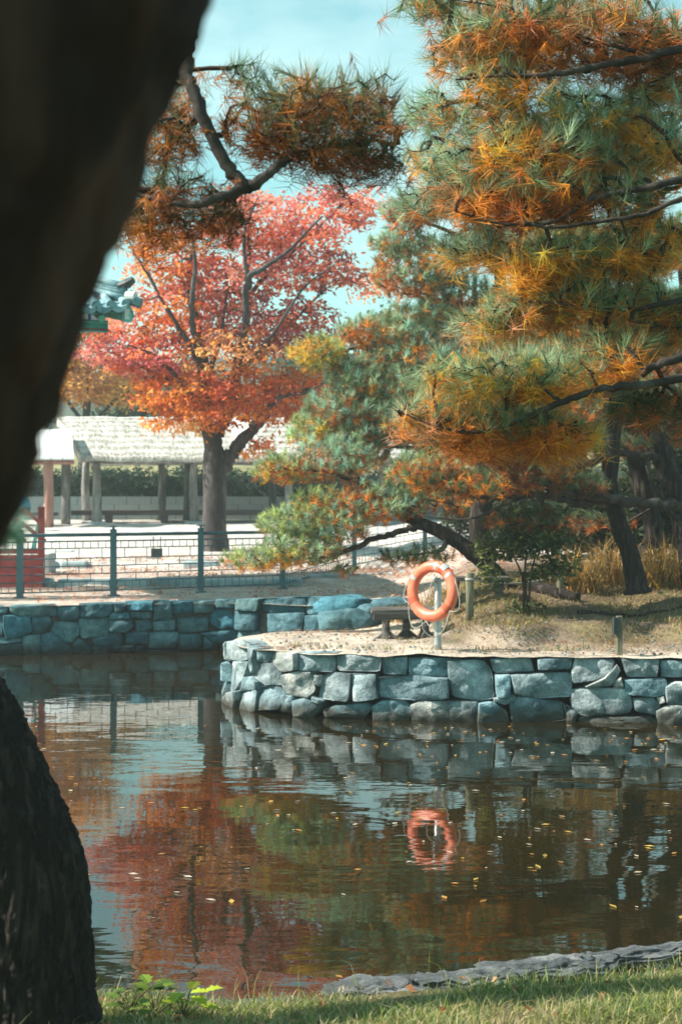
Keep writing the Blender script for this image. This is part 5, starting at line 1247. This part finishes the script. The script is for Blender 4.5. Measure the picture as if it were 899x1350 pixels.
tl = R(6); e_z2 = e_z*math.cos(tl) - e_n*math.sin(tl); e_n2 = e_n*math.cos(tl) + e_z*math.sin(tl)
RM, RA, RB = 0.285, 0.066, 0.057
def ring_pt(th, ph, k=1.0):
    ct, st = math.cos(th), math.sin(th)
    rad = RM + RA*k*math.cos(ph)
    return e_x*rad*ct + e_z2*rad*st + e_n2*RB*k*math.sin(ph)
def torus_piece(t0, t1, nt_, k=1.0, ph0=0, ph1=2*math.pi, npn=20, closed=False):
    V = []; 
    for i in range(nt_):
        th = t0 + (t1 - t0)*i/(nt_ if closed else nt_-1)
        for j in range(npn): V.append(ring_pt(th, ph0 + (ph1-ph0)*j/(npn if abs(ph1-ph0) > 6.2 else npn-1), k))
    idx = np.arange(nt_*npn).reshape(nt_, npn)
    if closed: idx = np.vstack([idx, idx[:1]])
    full = abs(ph1-ph0) > 6.2
    idx2 = np.hstack([idx, idx[:, :1]]) if full else idx
    q = np.stack([idx2[:-1, :-1], idx2[1:, :-1], idx2[1:, 1:], idx2[:-1, 1:]], -1).reshape(-1, 4)
    return np.array(V), q
V, q = torus_piece(0, 2*math.pi, 64, closed=True); MB().add(V, q).build('ring', M['buoy'], buoy, smooth=True)
for th in (R(62), R(205), R(322)):      # moulded slots with rope grips
    V, q = torus_piece(th - 0.13, th + 0.13, 6, 1.02, R(20), R(150), 8); MB().add(V, q).build('slot', M['buoy_dark'], buoy, smooth=True)
for th in (R(40), R(80), R(150)):
    V, q = torus_piece(th - 0.07, th + 0.07, 5, 1.025, R(35), R(120), 8); MB().add(V, q).build('tape', M['tape'], buoy, smooth=True)
V, q = torus_piece(R(52), R(66), 6, 1.14, R(-30), R(80), 8); MB().add(V, q).build('whistle_clip', M['tape'], buoy, smooth=True)
anch = [R(62), R(140), R(205), R(262), R(322), R(382)]
for a0, a1 in zip(anch, anch[1:] + [anch[0] + 2*math.pi]):
    pts = []
    p0, p1 = ring_pt(a0, R(40), 1.05), ring_pt(a1, R(40), 1.05)
    mid_dir = (a0 + a1)/2
    out = (e_x*math.cos(mid_dir) + e_z2*math.sin(mid_dir))*0.10
    for t in np.linspace(0, 1, 14):
        b0 = ring_pt(a0 + (a1-a0)*t, R(25), 1.06)
        pts.append(b0 + out*math.sin(math.pi*t)*0.55 + np.array([0, 0, -0.10])*math.sin(math.pi*t))
    MB().tube(pts, 0.005, 6).build('grab_rope', M['rope'], buoy, smooth=True)
lp = [np.array([0.10, -0.1, -0.12]), np.array([0.13, -0.1, -0.30]), np.array([0.12, -0.08, -0.44]), np.array([0.02, -0.05, -0.52]), np.array([-0.10, -0.05, -0.45]), np.array([-0.13, -0.08, -0.32])]
MB().tube(spline(lp, 24), 0.0065, 6).build('loose_rope', M['rope'], buoy, smooth=True)
lp = [np.array([0.03, 0.03, 0.2]), np.array([-0.02, 0.04, 0.05]), np.array([-0.06, 0.05, -0.1]), np.array([0.0, 0.05, -0.2]), np.array([0.07, 0.05, -0.05]), np.array([0.05, 0.04, 0.18])]
MB().tube(spline(lp, 24), 0.006, 6).build('loose_rope', M['rope'], buoy, smooth=True)

# ------------------------------------------------------------------ bench, posts, rope
bc = P(522, 800, 18.0)
zb = float(z_prom(bc[0], 18.0))
bench = thing('bench', 'low weathered wooden bench with slatted top and splayed stump legs', 'bench', loc=(bc[0] + 0.06, 18.0, zb - 0.01), rz=R(7))
for k in range(5):
    o = MB().box((0, 0, 0), (0.82, 0.085, 0.05)).build('slat', M['wood'], bench); o.location = (0.02*k, -0.2 + k*0.1, 0.36 + 0.002*math.sin(k*4)); o.modifiers.new('round', 'BEVEL').width = 0.008
o = MB().box((0, 0, 0), (0.80, 0.05, 0.085)).build('apron', M['wood'], bench); o.location = (0.02, -0.235, 0.30)
for lx, ly in ((-0.20, -0.1), (0.08, 0.05), (0.30, -0.1)):
    MB().tube([(lx, ly, 0.335), (lx, ly, 0.2), (lx - 0.01, ly, 0.1), (lx, ly, 0.04), (lx, ly, -0.02)], [0.07, 0.05, 0.055, 0.09, 0.13], 12, rough=0.06).build('leg', M['wood'], bench, smooth=True)
    for a in (200, 330, 80):
        MB().tube(spline([(lx, ly, 0.09), (lx + 0.1*math.cos(R(a)), ly + 0.1*math.sin(R(a)), 0.03), (lx + 0.2*math.cos(R(a)), ly + 0.2*math.sin(R(a)), -0.01)], 8), np.linspace(0.04, 0.015, 8), 7).build('root_foot', M['wood'], bench, smooth=True)
b2 = thing('bench', 'second wooden bench half hidden behind the lifebuoy and the round post', 'bench', loc=(*P(628, 0, 18.9)[:2], float(z_prom(P(628, 0, 18.9)[0], 18.9)) - 0.02), rz=R(4))
for k in range(4):
    o = MB().box((0, 0, 0), (0.85, 0.085, 0.05)).build('slat', M['wood'], b2); o.location = (0, -0.15 + k*0.1, 0.36)
for lx in (-0.3, 0.3): MB().tube([(lx, 0, 0.335), (lx, 0, 0.15), (lx, 0, -0.02)], [0.07, 0.055, 0.1], 10, rough=0.06).build('leg', M['wood'], b2, smooth=True)

def round_post(px, py0, py1, Y, r, label):
    c = P(px, py0, Y); h = (py0 - py1)/FPX*Y
    t = thing('rope_post', label, 'post', 'round wooden rope posts', (c[0], Y, c[2]))
    MB().tube([(0, 0, -0.25), (0, 0, h - 0.01), (0, 0, h)], [r, r*0.98, r*0.85], 14).build('shaft', M['post'], t, smooth=True)
    MB().tube([(0, 0, h*0.80), (0, 0, h*0.80 + 0.03)], [r*1.15, r*1.15], 14).build('rope_wrap', M['rope'], t, smooth=True)
    return np.array([c[0], Y, c[2] + h*0.81])
pA = round_post(619, 806, 755, 18.0, 0.052, 'round mossy wooden post with rope right of the lifebuoy')
pB = round_post(738, 792, 752, 19.3, 0.05, 'round wooden post half hidden behind the shrub')
rp = np.array([pA*(1-t) + pB*t + np.array([0, 0, -0.07*math.sin(math.pi*t)]) for t in np.linspace(0, 1, 20)])
tag(MB().tube(rp, 0.011, 7).build('guide_rope', M['rope'], smooth=True), 'pale guide rope strung between the wooden posts', 'rope')
sp_ = P(816, 862, 15.95)
mk = thing('marker_post', 'short mossy square post with a dark plate near the wall edge', 'post', loc=(sp_[0], 15.95, 0.68))
o = MB().box((0, 0, 0.235), (0.065, 0.055, 0.50)).build('shaft', M['post'], mk); o.modifiers.new('round', 'BEVEL').width = 0.008
MB().box((-0.052, -0.012, 0.375), (0.04, 0.09, 0.19)).build('plate', M['plate'], mk)

# roots and the fallen log on the mound
for k, (pts, r, lab) in enumerate([([(700, 775), (730, 790), (762, 800)], 0.1, 'fallen bare log lying under the shrub'), ([(760, 800), (800, 797), (838, 786)], 0.035, 'thin root crawling left from the crooked trunk'), ([(770, 800), (830, 792), (899, 782)], 0.03, 'thin root crawling right along the mound')]):
    pp = []
    for (px, py) in pts:
        Yk = [19.6, 19.2, 18.9][pts.index((px, py))] if k == 0 else 18.3
        c = P(px, py, Yk); c[2] = float(z_prom(c[0], c[1])) + r*(0.6 if k == 0 else 0.35); pp.append(c)
    s_ = spline(pp, 16); s_[:, 2] += 0.015*np.sin(np.arange(16)*1.3)
    tag(MB().tube(s_, np.linspace(r, r*0.55, 16), 10, rough=0.06).build('log' if k == 0 else 'root', M['bark'], smooth=True), lab, 'log' if k == 0 else 'root')

# ------------------------------------------------------------------ information plate
sg = P(207, 745, 31.5); zt = float(z_terr(0, 31.5))
si = thing('information_sign', 'small dark information plate with a pale base plate on the terrace', 'sign', loc=(sg[0], 31.5, zt))
MB().box((0, 0, P(0, 729, 31.5)[2] - zt), (0.25, 0.03, 0.2)).build('panel', M['plate'], si)
MB().box((-0.09, 0.0, P(0, 740, 31.5)[2] - zt), (0.3, 0.12, 0.17)).build('base_plate', M['grey_plate'], si)
for s_ in (-0.08, 0.08): MB().tube([(s_, 0.03, 0), (s_, 0.03, 0.5)], 0.012, 6).build('leg', M['fence'], si)
si.location.z = zt

# ------------------------------------------------------------------ thatched shelter
gz = 1.64
hut = thing('thatched_shelter', 'long open shelter with pale thatched roof and log posts across the plaza', 'shelter', loc=(-8.2, 45.0, gz), rz=R(7))
ez, rz_ = 3.78 - gz, 5.2 - gz
LEN = 10.5
nx, ny = 60, 12
V = []
for side in (0, 1):
    pass
def roof_pt(u, t, lower=0.0):
    """u along the eave 0..1, t 0 front eave .. 1 back eave"""
    x = u*LEN; y = t*5.0
    k = 1 - abs(2*t - 1)
    z = ez + (rz_ - ez)*(1 - (1 - k)**1.35)
    endd = min(u, 1-u)*LEN
    x += -1.0*k if u < 0.5 else 1.0*k
    z += 0.05*mnoise.noise((x*1.3, y*1.3, 0)) - 0.10*max(0, 0.4 - endd)
    return np.array([x, y, z - lower])
us, ts = np.linspace(0, 1, 60), np.linspace(0, 1, 22)
top = np.array([[roof_pt(u, t) for t in ts] for u in us]); bot = np.array([[roof_pt(u, t, 0.3 if 0 < i < 21 else 0.16) for i, t in enumerate(ts)] for u in us])
idx = np.arange(60*22).reshape(60, 22)
qt = np.stack([idx[:-1, :-1], idx[1:, :-1], idx[1:, 1:], idx[:-1, 1:]], -1).reshape(-1, 4)
b = MB(); b.add(top.reshape(-1, 3), qt); b.add(bot.reshape(-1, 3), qt[:, ::-1])
o2 = 60*22
for e in (idx[0], idx[-1], idx[:, 0], idx[:, -1]):
    b.f[4].append(np.stack([e[:-1], e[1:], e[1:]+o2, e[:-1]+o2], -1))
roof = b.build('roof', M['thatch'], hut, smooth=True)
# straw courses and the ragged fringe
n = 11000; u = rng.random(n); t = np.concatenate([(np.floor(rng.random(n-2400)*8) + 0.25*rng.random(n-2400))/8*0.46 + 0.03, np.zeros(2400)])
u[-500:] = rng.random(500)*0.004; t[-500:] = rng.random(500)*0.95
base = np.array([roof_pt(a, b_) for a, b_ in zip(u, t)]) + np.array([0, 0, 0.012])
dn = np.array([roof_pt(a, max(0, b_-0.06)) - roof_pt(a, b_ + 0.02) for a, b_ in zip(u, t)]); dn = unit(dn + rng.normal(size=(n, 3))*0.12*np.abs(dn).max())
dn[t == 0] = unit(np.array([0, -0.45, -0.8]) + rng.normal(size=(np.sum(t == 0), 3))*0.2)
ln = rng.uniform(0.12, 0.32, n); ln[t == 0] = rng.uniform(0.08, 0.24, np.sum(t == 0))
sd = np.array([1.0, 0, 0])*0.012
V = np.stack([base - sd, base + sd, base + dn*ln[:, None] + np.array([0, 0, 0.01])], 1).reshape(-1, 3)
cc = np.array([(0.62, 0.59, 0.52), (0.5, 0.46, 0.4), (0.3, 0.26, 0.21), (0.7, 0.68, 0.62)])[rng.integers(0, 4, n)]
MB().add(V, np.arange(n*3).reshape(-1, 3), np.repeat(cc, 3, 0)).build('straw', M['straw'], roof, kind='stuff')
for yb in (0.55, 4.45): MB().tube([(0.2, yb, ez - 0.02), (LEN-0.2, yb, ez - 0.02)], 0.09, 8).build('beam', M['maru'], hut, smooth=True)
MB().tube([(0.2, 0.4, ez - 0.16), (LEN-0.2, 0.4, ez - 0.16)], 0.06, 8).build('eave_pole', M['hutpost'], hut, smooth=True)
for k, (lx, ly) in enumerate([(0.45, 0.55), (3.55, 0.55), (6.6, 0.55), (9.7, 0.55), (-0.1, 4.4), (2.5, 4.4), (3.4, 4.4), (6.4, 4.4), (9.4, 4.4)]):
    w = 0.03*math.sin(k*2.0)
    MB().tube(spline([(lx + w, ly, -0.05), (lx, ly, 0.5), (lx - w, ly, 1.2), (lx, ly, ez)], 12), np.linspace(0.17, 0.12, 12), 10, rough=0.05).build('post', M['hutpost'], hut, smooth=True)
    if k < 4: MB().box((lx, ly, 0.0), (0.6, 0.5, 0.14)).build('plinth', M['granite'], hut)
for k in range(5):
    o = MB().box((0, 0, 0), (9.6, 0.34, 0.16)).build('platform_board', M['maru'], hut); o.location = (4.4, 1.3 + 0.36*k, 0.34)
for lx in (1.4, 3.2, 5.0, 6.8, 8.6): MB().box((lx - 0.6, 1.35, 0.12), (0.25, 0.2, 0.34)).build('platform_leg', M['maru'], hut)
# smaller shelter on the left
sh2 = thing('small_shelter', 'small open shelter with pale sheet roof and reddish post left of the thatch', 'shelter', loc=(-9.15, 43.5, 1.58))
for k in range(7):
    b = MB(); x0, x1 = -2.0 + 0.36*k, -2.0 + 0.36*k + 0.34
    sk_ = 0.55
    b.add([[x0 + 0.5, 0, 2.05], [x1 + 0.5, 0, 2.05], [x1, 2.2, 3.05], [x0, 2.2, 3.05], [x0 + 0.5, 0, 2.10], [x1 + 0.5, 0, 2.10], [x1, 2.2, 3.10], [x0, 2.2, 3.10]], [[3,2,1,0],[4,5,6,7],[0,1,5,4],[1,2,6,5],[2,3,7,6],[3,0,4,7]])
    b.build('roof_sheet', M['metalroof'], sh2)
MB().tube([(-2.4, 0.25, 1.98), (0.95, 0.25, 1.98)], 0.07, 8).build('beam', M['hutred'], sh2)
for lx, ly, mt in ((0.15, 0.25, 'hutred'), (-2.0, 0.25, 'hutred'), (0.35, 2.0, 'hutpost'), (-2.0, 2.0, 'hutpost')):
    MB().tube(spline([(lx, ly, 0), (lx + 0.02, ly, 1.0), (lx, ly, 2.1 if ly < 1 else 2.6)], 8), [0.15]*8, 10, rough=0.04).build('post', M[mt], sh2, smooth=True)
MB().box((-0.9, 1.2, 0.38), (2.2, 0.8, 0.1)).build('seat', M['maru'], sh2)
for lx in (-1.8, 0.0): MB().box((lx, 1.2, 0.16), (0.15, 0.6, 0.34)).build('seat_leg', M['maru'], sh2)

# low wall, hedge and grass slope behind the shelter
gw = thing('garden_wall', 'low grey stone wall behind the thatched shelter', 'wall', loc=(0, 51, 1.66))
for r in range(3):
    for k in range(26):
        w = 0.86; o = None
        x = -16 + k*0.88 + (0.44 if r % 2 else 0)
        b = MB().box((0, 0, 0), (w, 0.5, 0.28))
        if r == 0 and k == 0: st0 = b.build('stone', M['gwall'], gw); o = st0
        else: o = copy_part(st0, gw)
        o.location = (x, 0.003*r, 0.14 + r*0.285)
hd = thing('hedge', 'dense dark green hedge above the low grey wall', 'hedge', loc=(-5, 52.6, 1.7))
T = np.stack([rng.uniform(-12, 14, 900), rng.uniform(-0.7, 0.7, 900), rng.uniform(0.7, 1.75, 900)], 1)
mb = MB(); leaves(mb, T, 0.6, 26, (0.14, 0.14, 0.12), 0.17, 0.09, np.array([(0.03, 0.06, 0.04), (0.045, 0.085, 0.05)])[rng.integers(0, 2, 900)], 0.25, 0.1)
mb.build('foliage', M['leaf'], hd, kind='stuff')
MB().box((1, 0, 0.8), (26, 0.9, 1.5)).build('core', M['hill'], hd)
mb = MB(); nx = 60; xs_ = np.linspace(-40, 30, nx); ys_ = np.linspace(54, 75, 16)
V = np.array([[[x, y, 1.6 + 2.9*float(ss(54, 66, y)) + 0.25*mnoise.noise((x*0.3, y*0.3, 0))] for y in ys_] for x in xs_])
idx = np.arange(nx*16).reshape(nx, 16); qq = np.stack([idx[:-1, :-1], idx[1:, :-1], idx[1:, 1:], idx[:-1, 1:]], -1).reshape(-1, 4)
cc = np.array([[(0.24, 0.24, 0.13) if mnoise.noise((x*0.5, y*0.5, 2)) > 0 else (0.3, 0.27, 0.15) for y in ys_] for x in xs_])
structure(mb.add(V.reshape(-1, 3), qq, cc.reshape(-1, 3)).build('grass_bank', M['ground'], smooth=True), 'pale grassy bank behind the hedge')

# ------------------------------------------------------------------ tiled pavilion and red railing
cor = P(178, 402, 24.5)
pav = thing('pavilion', 'green painted pavilion roof corner with blue grey tiles at the left', 'pavilion', loc=cor, rz=R(24))
def eave_z(s): return 0.16*math.exp(-s/0.9) - 0.16           # upswept corner, s = distance from it
def slope_pt(s, t):                                           # s left along the eave, t up the slope (plan metres)
    return np.array([-s, t, eave_z(s)*(1 - t/3.0) + 0.42*t + 0.06*t*t])
SP = 0.26; tm = {}
for k in range(16):
    s0 = 0.18 + k*SP
    tmax = min(s0 + 0.02, 3.0)
    if tmax > 0.12:
        pts = [slope_pt(s0, t) + np.array([0, 0, 0.06]) for t in np.linspace(-0.05, tmax, max(4, int(tmax*4)))]
        b = MB(); b.tube(pts, 0.066, 12)
        b.tube([pts[0] + np.array([0, -0.02, 0]), pts[0] + np.array([0, 0.01, 0])], [0.074, 0.074], 12)
        o = b.build('roll_tile', M['tile'], pav, smooth=True); o.data.set_sharp_from_angle(angle=R(40))
    s1 = s0 + SP/2; nst = max(2, int(min(s1, 3.0)/0.2))
    for j in range(min(nst, 8)):                              # overlapping pan tiles
        b = MB(); t = j*0.2 - 0.10; V = []
        for tt, zz in ((t, 0.03), (t + 0.3, 0.0)):
            for a in np.linspace(-1, 1, 7): V.append(slope_pt(s1, max(tt, -0.12)) + np.array([a*0.15, 0, 0.02 + zz + 0.055*a*a - 0.02 + 0.012*j*0]))
        for a in np.linspace(-1, 1, 7): V.append(slope_pt(s1, t) + np.array([a*0.15, 0.0, -0.02 + 0.055*a*a*(1 if j else 0.4) - (0.05*(1-a*a) if j == 0 else 0)]))
        F = [[i, i+1, i+8, i+7] for i in range(6)] + [[14+i, 15+i, i+1, i] for i in range(6)]
        b.add(V, F); b.build('pan_tile', M['tile'], pav)
# hip ridge from the corner
hip = [np.array([-t, t, max(eave_z(t*0.8), -0.16)*(1 - t/3.0) + 0.42*t + 0.06*t*t + 0.0]) for t in np.linspace(0.12, 3.0, 18)]
for j in range(4):
    pts = [h + np.array([0, 0, 0.10 + 0.062*j]) for h in hip[(0 if j < 3 else 0):]]
    b = MB(); b.tube(pts, 0.075 - 0.008*j if j < 3 else 0.07, 8); b.build('ridge_tile', M['tile'], pav, smooth=True)
b = MB(); e = hip[0]; b.tube([e + np.array([0.10, -0.10, 0.40]), e + np.array([0.02, -0.02, 0.34]), e + np.array([-0.1, 0.1, 0.30])], [0.06, 0.09, 0.07], 10); b.build('ridge_end_tile', M['plate'], pav)
b = MB(); e = hip[0]; b.tube([e + np.array([0.12, -0.16, 0.10]), e + np.array([0.0, -0.04, 0.12])], [0.085, 0.085], 12); b.build('end_tile', M['whitepaint'], pav)
b = MB(); b.tube([np.array([0.10, -0.05, 0.02]), np.array([-0.12, 0.08, 0.10])], [0.09, 0.08], 12); b.build('corner_tile', M['tile'], pav)
# right slope, hidden from here, and the far slopes
b = MB(); S_ = np.linspace(0, 5.0, 20)
for i in range(19):
    for (s0, s1) in ((S_[i], S_[i+1]),):
        pass
ap = np.array([-2.5, 2.5, 1.55])
c0, c1, c2, c3 = np.array([0, 0, 0.0]), np.array([-5.0, 0, 0.0]), np.array([-5.0, 5.0, 0.0]), np.array([0, 5.0, 0.0])
b.add([c0, c3, ap], [[0, 1, 2]]); b.add([c3, c2, ap], [[0, 1, 2]]); b.add([c2, c1, ap], [[0, 1, 2]]); b.add([c0 - [0, 0, 0.12], c1 - [0, 0, 0.35], ap - [0, 0, 0.62]], [[0, 1, 2]])
b.build('roof_deck', M['tile'], pav)
# eave boards, corner rafter with painted ends, bracket beams
for k in range(14):
    s0 = 0.15 + k*0.36; z = eave_z(s0)
    o = MB().box((-s0 - 0.18, 0.10, z - 0.07), (0.36, 0.10, 0.07)).build('eave_board', M['green'], pav)
for k in range(12):
    s0 = 0.55 + k*0.42
    r_ = MB(); r_.tube([(-s0, 0.12, eave_z(s0) - 0.17), (-s0, 1.6, eave_z(s0) + 0.35)], 0.06, 10); ra = r_.build('rafter', M['green'], pav, smooth=True)
    MB().tube([(-s0, 0.095, eave_z(s0) - 0.178), (-s0, 0.122, eave_z(s0) - 0.168)], [0.063, 0.063], 10).build('rafter_end', M['green_light'], ra)
    MB().box((-s0 - 0.21, 0.125, eave_z(s0) - 0.16), (0.05, 0.03, 0.12)).build('painted_band', M['redpaint'] if k % 2 else M['bluepaint'], pav)
cr = MB(); cr.tube([np.array([-0.04, 0.06, -0.19]), np.array([-1.4, 1.4, 0.25])], 0.11, 4); cr.build('corner_rafter', M['green'], pav)
b = MB(); b.box((-0.13, 0.02, -0.17), (0.16, 0.06, 0.26), R(20)); b.build('rafter_end', M['green_light'], pav)
b = MB(); b.box((-0.14, -0.012, -0.17), (0.09, 0.012, 0.18), R(20)); b.build('painted_band', M['whitepaint'], pav)
MB().box((-2.6, 0.32, -0.36), (4.4, 0.12, 0.20)).build('eave_beam', M['green'], pav)
MB().box((-2.6, 0.255, -0.30), (4.4, 0.012, 0.03)).build('painted_band', M['green_light'], pav)
MB().box((-2.6, 0.255, -0.42), (4.4, 0.012, 0.03)).build('painted_band', M['redpaint'], pav)
MB().box((-2.9, 0.9, -0.68), (3.4, 0.16, 0.26)).build('lintel', M['green'], pav)
MB().box((-1.25, 0.6, -0.55), (0.14, 0.5, 0.2)).build('bracket', M['green_light'], pav)
for lx, ly in ((-3.2, 1.3), (-4.5, 1.3), (-3.2, 3.8), (-4.5, 3.8)):
    MB().tube([(lx, ly, -5.1), (lx, ly, 0.4)], 0.15, 14).build('column', M['redpaint'], pav, smooth=True)
# red railing with green brace
rlx = P(55, 0, 27.2)[0]
red = thing('red_railing', 'red wooden railing end with slanted bars and a green brace', 'railing', loc=(rlx, 27.2, 0.86))
def red_box(c, d, n_, m_='redpaint'):
    o = MB().box((0, 0, 0), d).build(n_, M[m_], red); o.location = c; return o
red_box((0, 0, 0.70), (0.11, 0.11, 1.50), 'post')
red_box((-0.9, 0, 0.35), (1.7, 0.07, 0.36), 'lower_panel')
red_box((-0.9, 0.012, 0.60), (1.7, 0.06, 0.10), 'rail')
for k in range(5):
    o = red_box((-0.22 - 0.38*k, 0.0, 1.02), (0.07, 0.05, 0.75), 'slanted_bar'); o.rotation_euler = (0, R(-52), 0)
    o = red_box((-0.20 - 0.38*k, 0.012, 1.28), (0.06, 0.045, 0.45), 'slanted_bar'); o.rotation_euler = (0, R(-52), 0)
o = red_box((-0.1, 0.02, 0.92), (0.07, 0.04, 0.62), 'brace', 'green_light'); o.rotation_euler = (0, R(12), 0)
red_box((-0.9, 0, -0.0), (1.9, 0.2, 0.34), 'sill')

# ------------------------------------------------------------------ person in blue
def person():
    root = thing('person', 'person in a blue jacket sitting bent forward beyond the red railing', 'person', loc=(P(38, 0, 42)[0], 42.0, 1.98))
    J = {'pelvis': (0, 0, 0.10), 'belly': (-0.04, -0.01, 0.28), 'chest': (-0.13, -0.03, 0.46), 'neck': (-0.23, -0.04, 0.58), 'head': (-0.33, -0.05, 0.66), 'crown': (-0.40, -0.06, 0.74),
         'shl': (-0.16, -0.2, 0.49), 'ell': (-0.30, -0.24, 0.25), 'hal': (-0.46, -0.16, 0.22), 'shr': (-0.16, 0.16, 0.49), 'elr': (-0.30, 0.2, 0.25), 'har': (-0.46, 0.10, 0.22),
         'hil': (-0.02, -0.1, 0.08), 'knl': (-0.44, -0.13, 0.10), 'anl': (-0.40, -0.13, -0.30), 'fol': (-0.56, -0.13, -0.36), 'hir': (-0.02, 0.1, 0.08), 'knr': (-0.44, 0.13, 0.10), 'anr': (-0.40, 0.13, -0.30), 'for': (-0.56, 0.13, -0.36)}
    Rr = dict(pelvis=.15, belly=.145, chest=.16, neck=.06, head=.095, crown=.07, shl=.075, ell=.055, hal=.035, shr=.075, elr=.055, har=.035, hil=.095, knl=.07, anl=.045, fol=.035, hir=.095, knr=.07, anr=.045)
    Rr['for'] = .035
    E = [('pelvis','belly'),('belly','chest'),('chest','neck'),('neck','head'),('head','crown'),('chest','shl'),('shl','ell'),('ell','hal'),('chest','shr'),('shr','elr'),('elr','har'),('pelvis','hil'),('hil','knl'),('knl','anl'),('anl','fol'),('pelvis','hir'),('hir','knr'),('knr','anr'),('anr','for')]
    ks = list(J); me = bpy.data.meshes.new('body'); me.from_pydata([J[k] for k in ks], [(ks.index(a), ks.index(b)) for a, b in E], [])
    o = bpy.data.objects.new('body', me); COL.objects.link(o); o.parent = root
    md = o.modifiers.new('skin', 'SKIN'); md.use_smooth_shade = True
    for i, k in enumerate(ks): me.skin_vertices[0].data[i].radius = (Rr[k], Rr[k]); me.skin_vertices[0].data[i].use_root = (k == 'pelvis')
    o.modifiers.new('sub', 'SUBSURF').levels = 2; o.modifiers['sub'].render_levels = 2
    for m_ in ('jacket', 'trousers', 'skin'): me.materials.append(M[m_])
    # bake the figure so that clothing follows the limbs
    dg = bpy.context.evaluated_depsgraph_get(); ev = bpy.data.meshes.new_from_object(o.evaluated_get(dg))
    o.modifiers.clear(); o.data = ev; ev.name = 'body'
    ev.materials.clear()
    for m_ in ('jacket', 'trousers', 'skin'): ev.materials.append(M[m_])
    for p_ in ev.polygons:
        c = p_.center
        p_.material_index = 2 if (c.x < -0.22 and c.z > 0.53) or (c.x < -0.42 and 0.15 < c.z < 0.3) else (1 if c.z < 0.2 else 0)
        p_.use_smooth = True
    hb = boulder('hair', (-0.35, -0.055, 0.715), (0.11, 0.105, 0.10), M['hair'], 'x x x x', 'x', seed=3, amp=0.06, n=(16, 10))
    for k in ('label', 'category'): del hb[k]
    hb.parent = root
person()

# ------------------------------------------------------------------ far hills
def hill(name, Yc, base, peak, spread, seed, label, x0=-600, x1=600):
    nx, ny = 150, 26; V = np.zeros((nx, ny, 3))
    for i, x in enumerate(np.linspace(x0, x1, nx)):
        crest = base + peak*(0.72 + 0.28*mnoise.noise((x*0.006 + seed, 0, 0)) + 0.10*mnoise.noise((x*0.03 + seed, 4, 0)))
        for j, t in enumerate(np.linspace(0, 1, ny)):
            zz = base + (crest - base)*math.sin(min(t*1.25, 1.0)*math.pi/2)*(1 if t < 0.8 else 1 - (t-0.8)*2)
            V[i, j] = (x, Yc + spread*t, zz + (1.8*mnoise.noise((x*0.14, t*9, seed)) + 1.0*mnoise.noise((x*0.4, t*25, seed)))*(t > 0.02))
    idx = np.arange(nx*ny).reshape(nx, ny); qq = np.stack([idx[:-1, :-1], idx[1:, :-1], idx[1:, 1:], idx[:-1, 1:]], -1).reshape(-1, 4)
    return structure(MB().add(V.reshape(-1, 3), qq).build(name, M['hill'], smooth=False), label)
hill('hill', 170, 2, 30, 110, 3.3, 'hazy wooded hill behind the trees', -400, 400)

# ------------------------------------------------------------------ haze
hz = MB(); hz.box((0, 208, 21), (830, 436, 46))
hb = hz.build('haze', M['stone'], kind='stuff'); hb.data.materials.clear(); hb['label'] = 'thin pale autumn haze filling the air'
hm = bpy.data.materials.new('haze'); hm.use_nodes = True; hm.node_tree.nodes.clear()
ho = hm.node_tree.nodes.new('ShaderNodeOutputMaterial'); hv = hm.node_tree.nodes.new('ShaderNodeVolumePrincipled')
hv.inputs['Density'].default_value = 0.0013; hv.inputs['Color'].default_value = (0.86, 0.95, 0.96, 1); hv.inputs['Anisotropy'].default_value = 0.2
hm.node_tree.links.new(hv.outputs[0], ho.inputs['Volume']); hb.data.materials.append(hm)
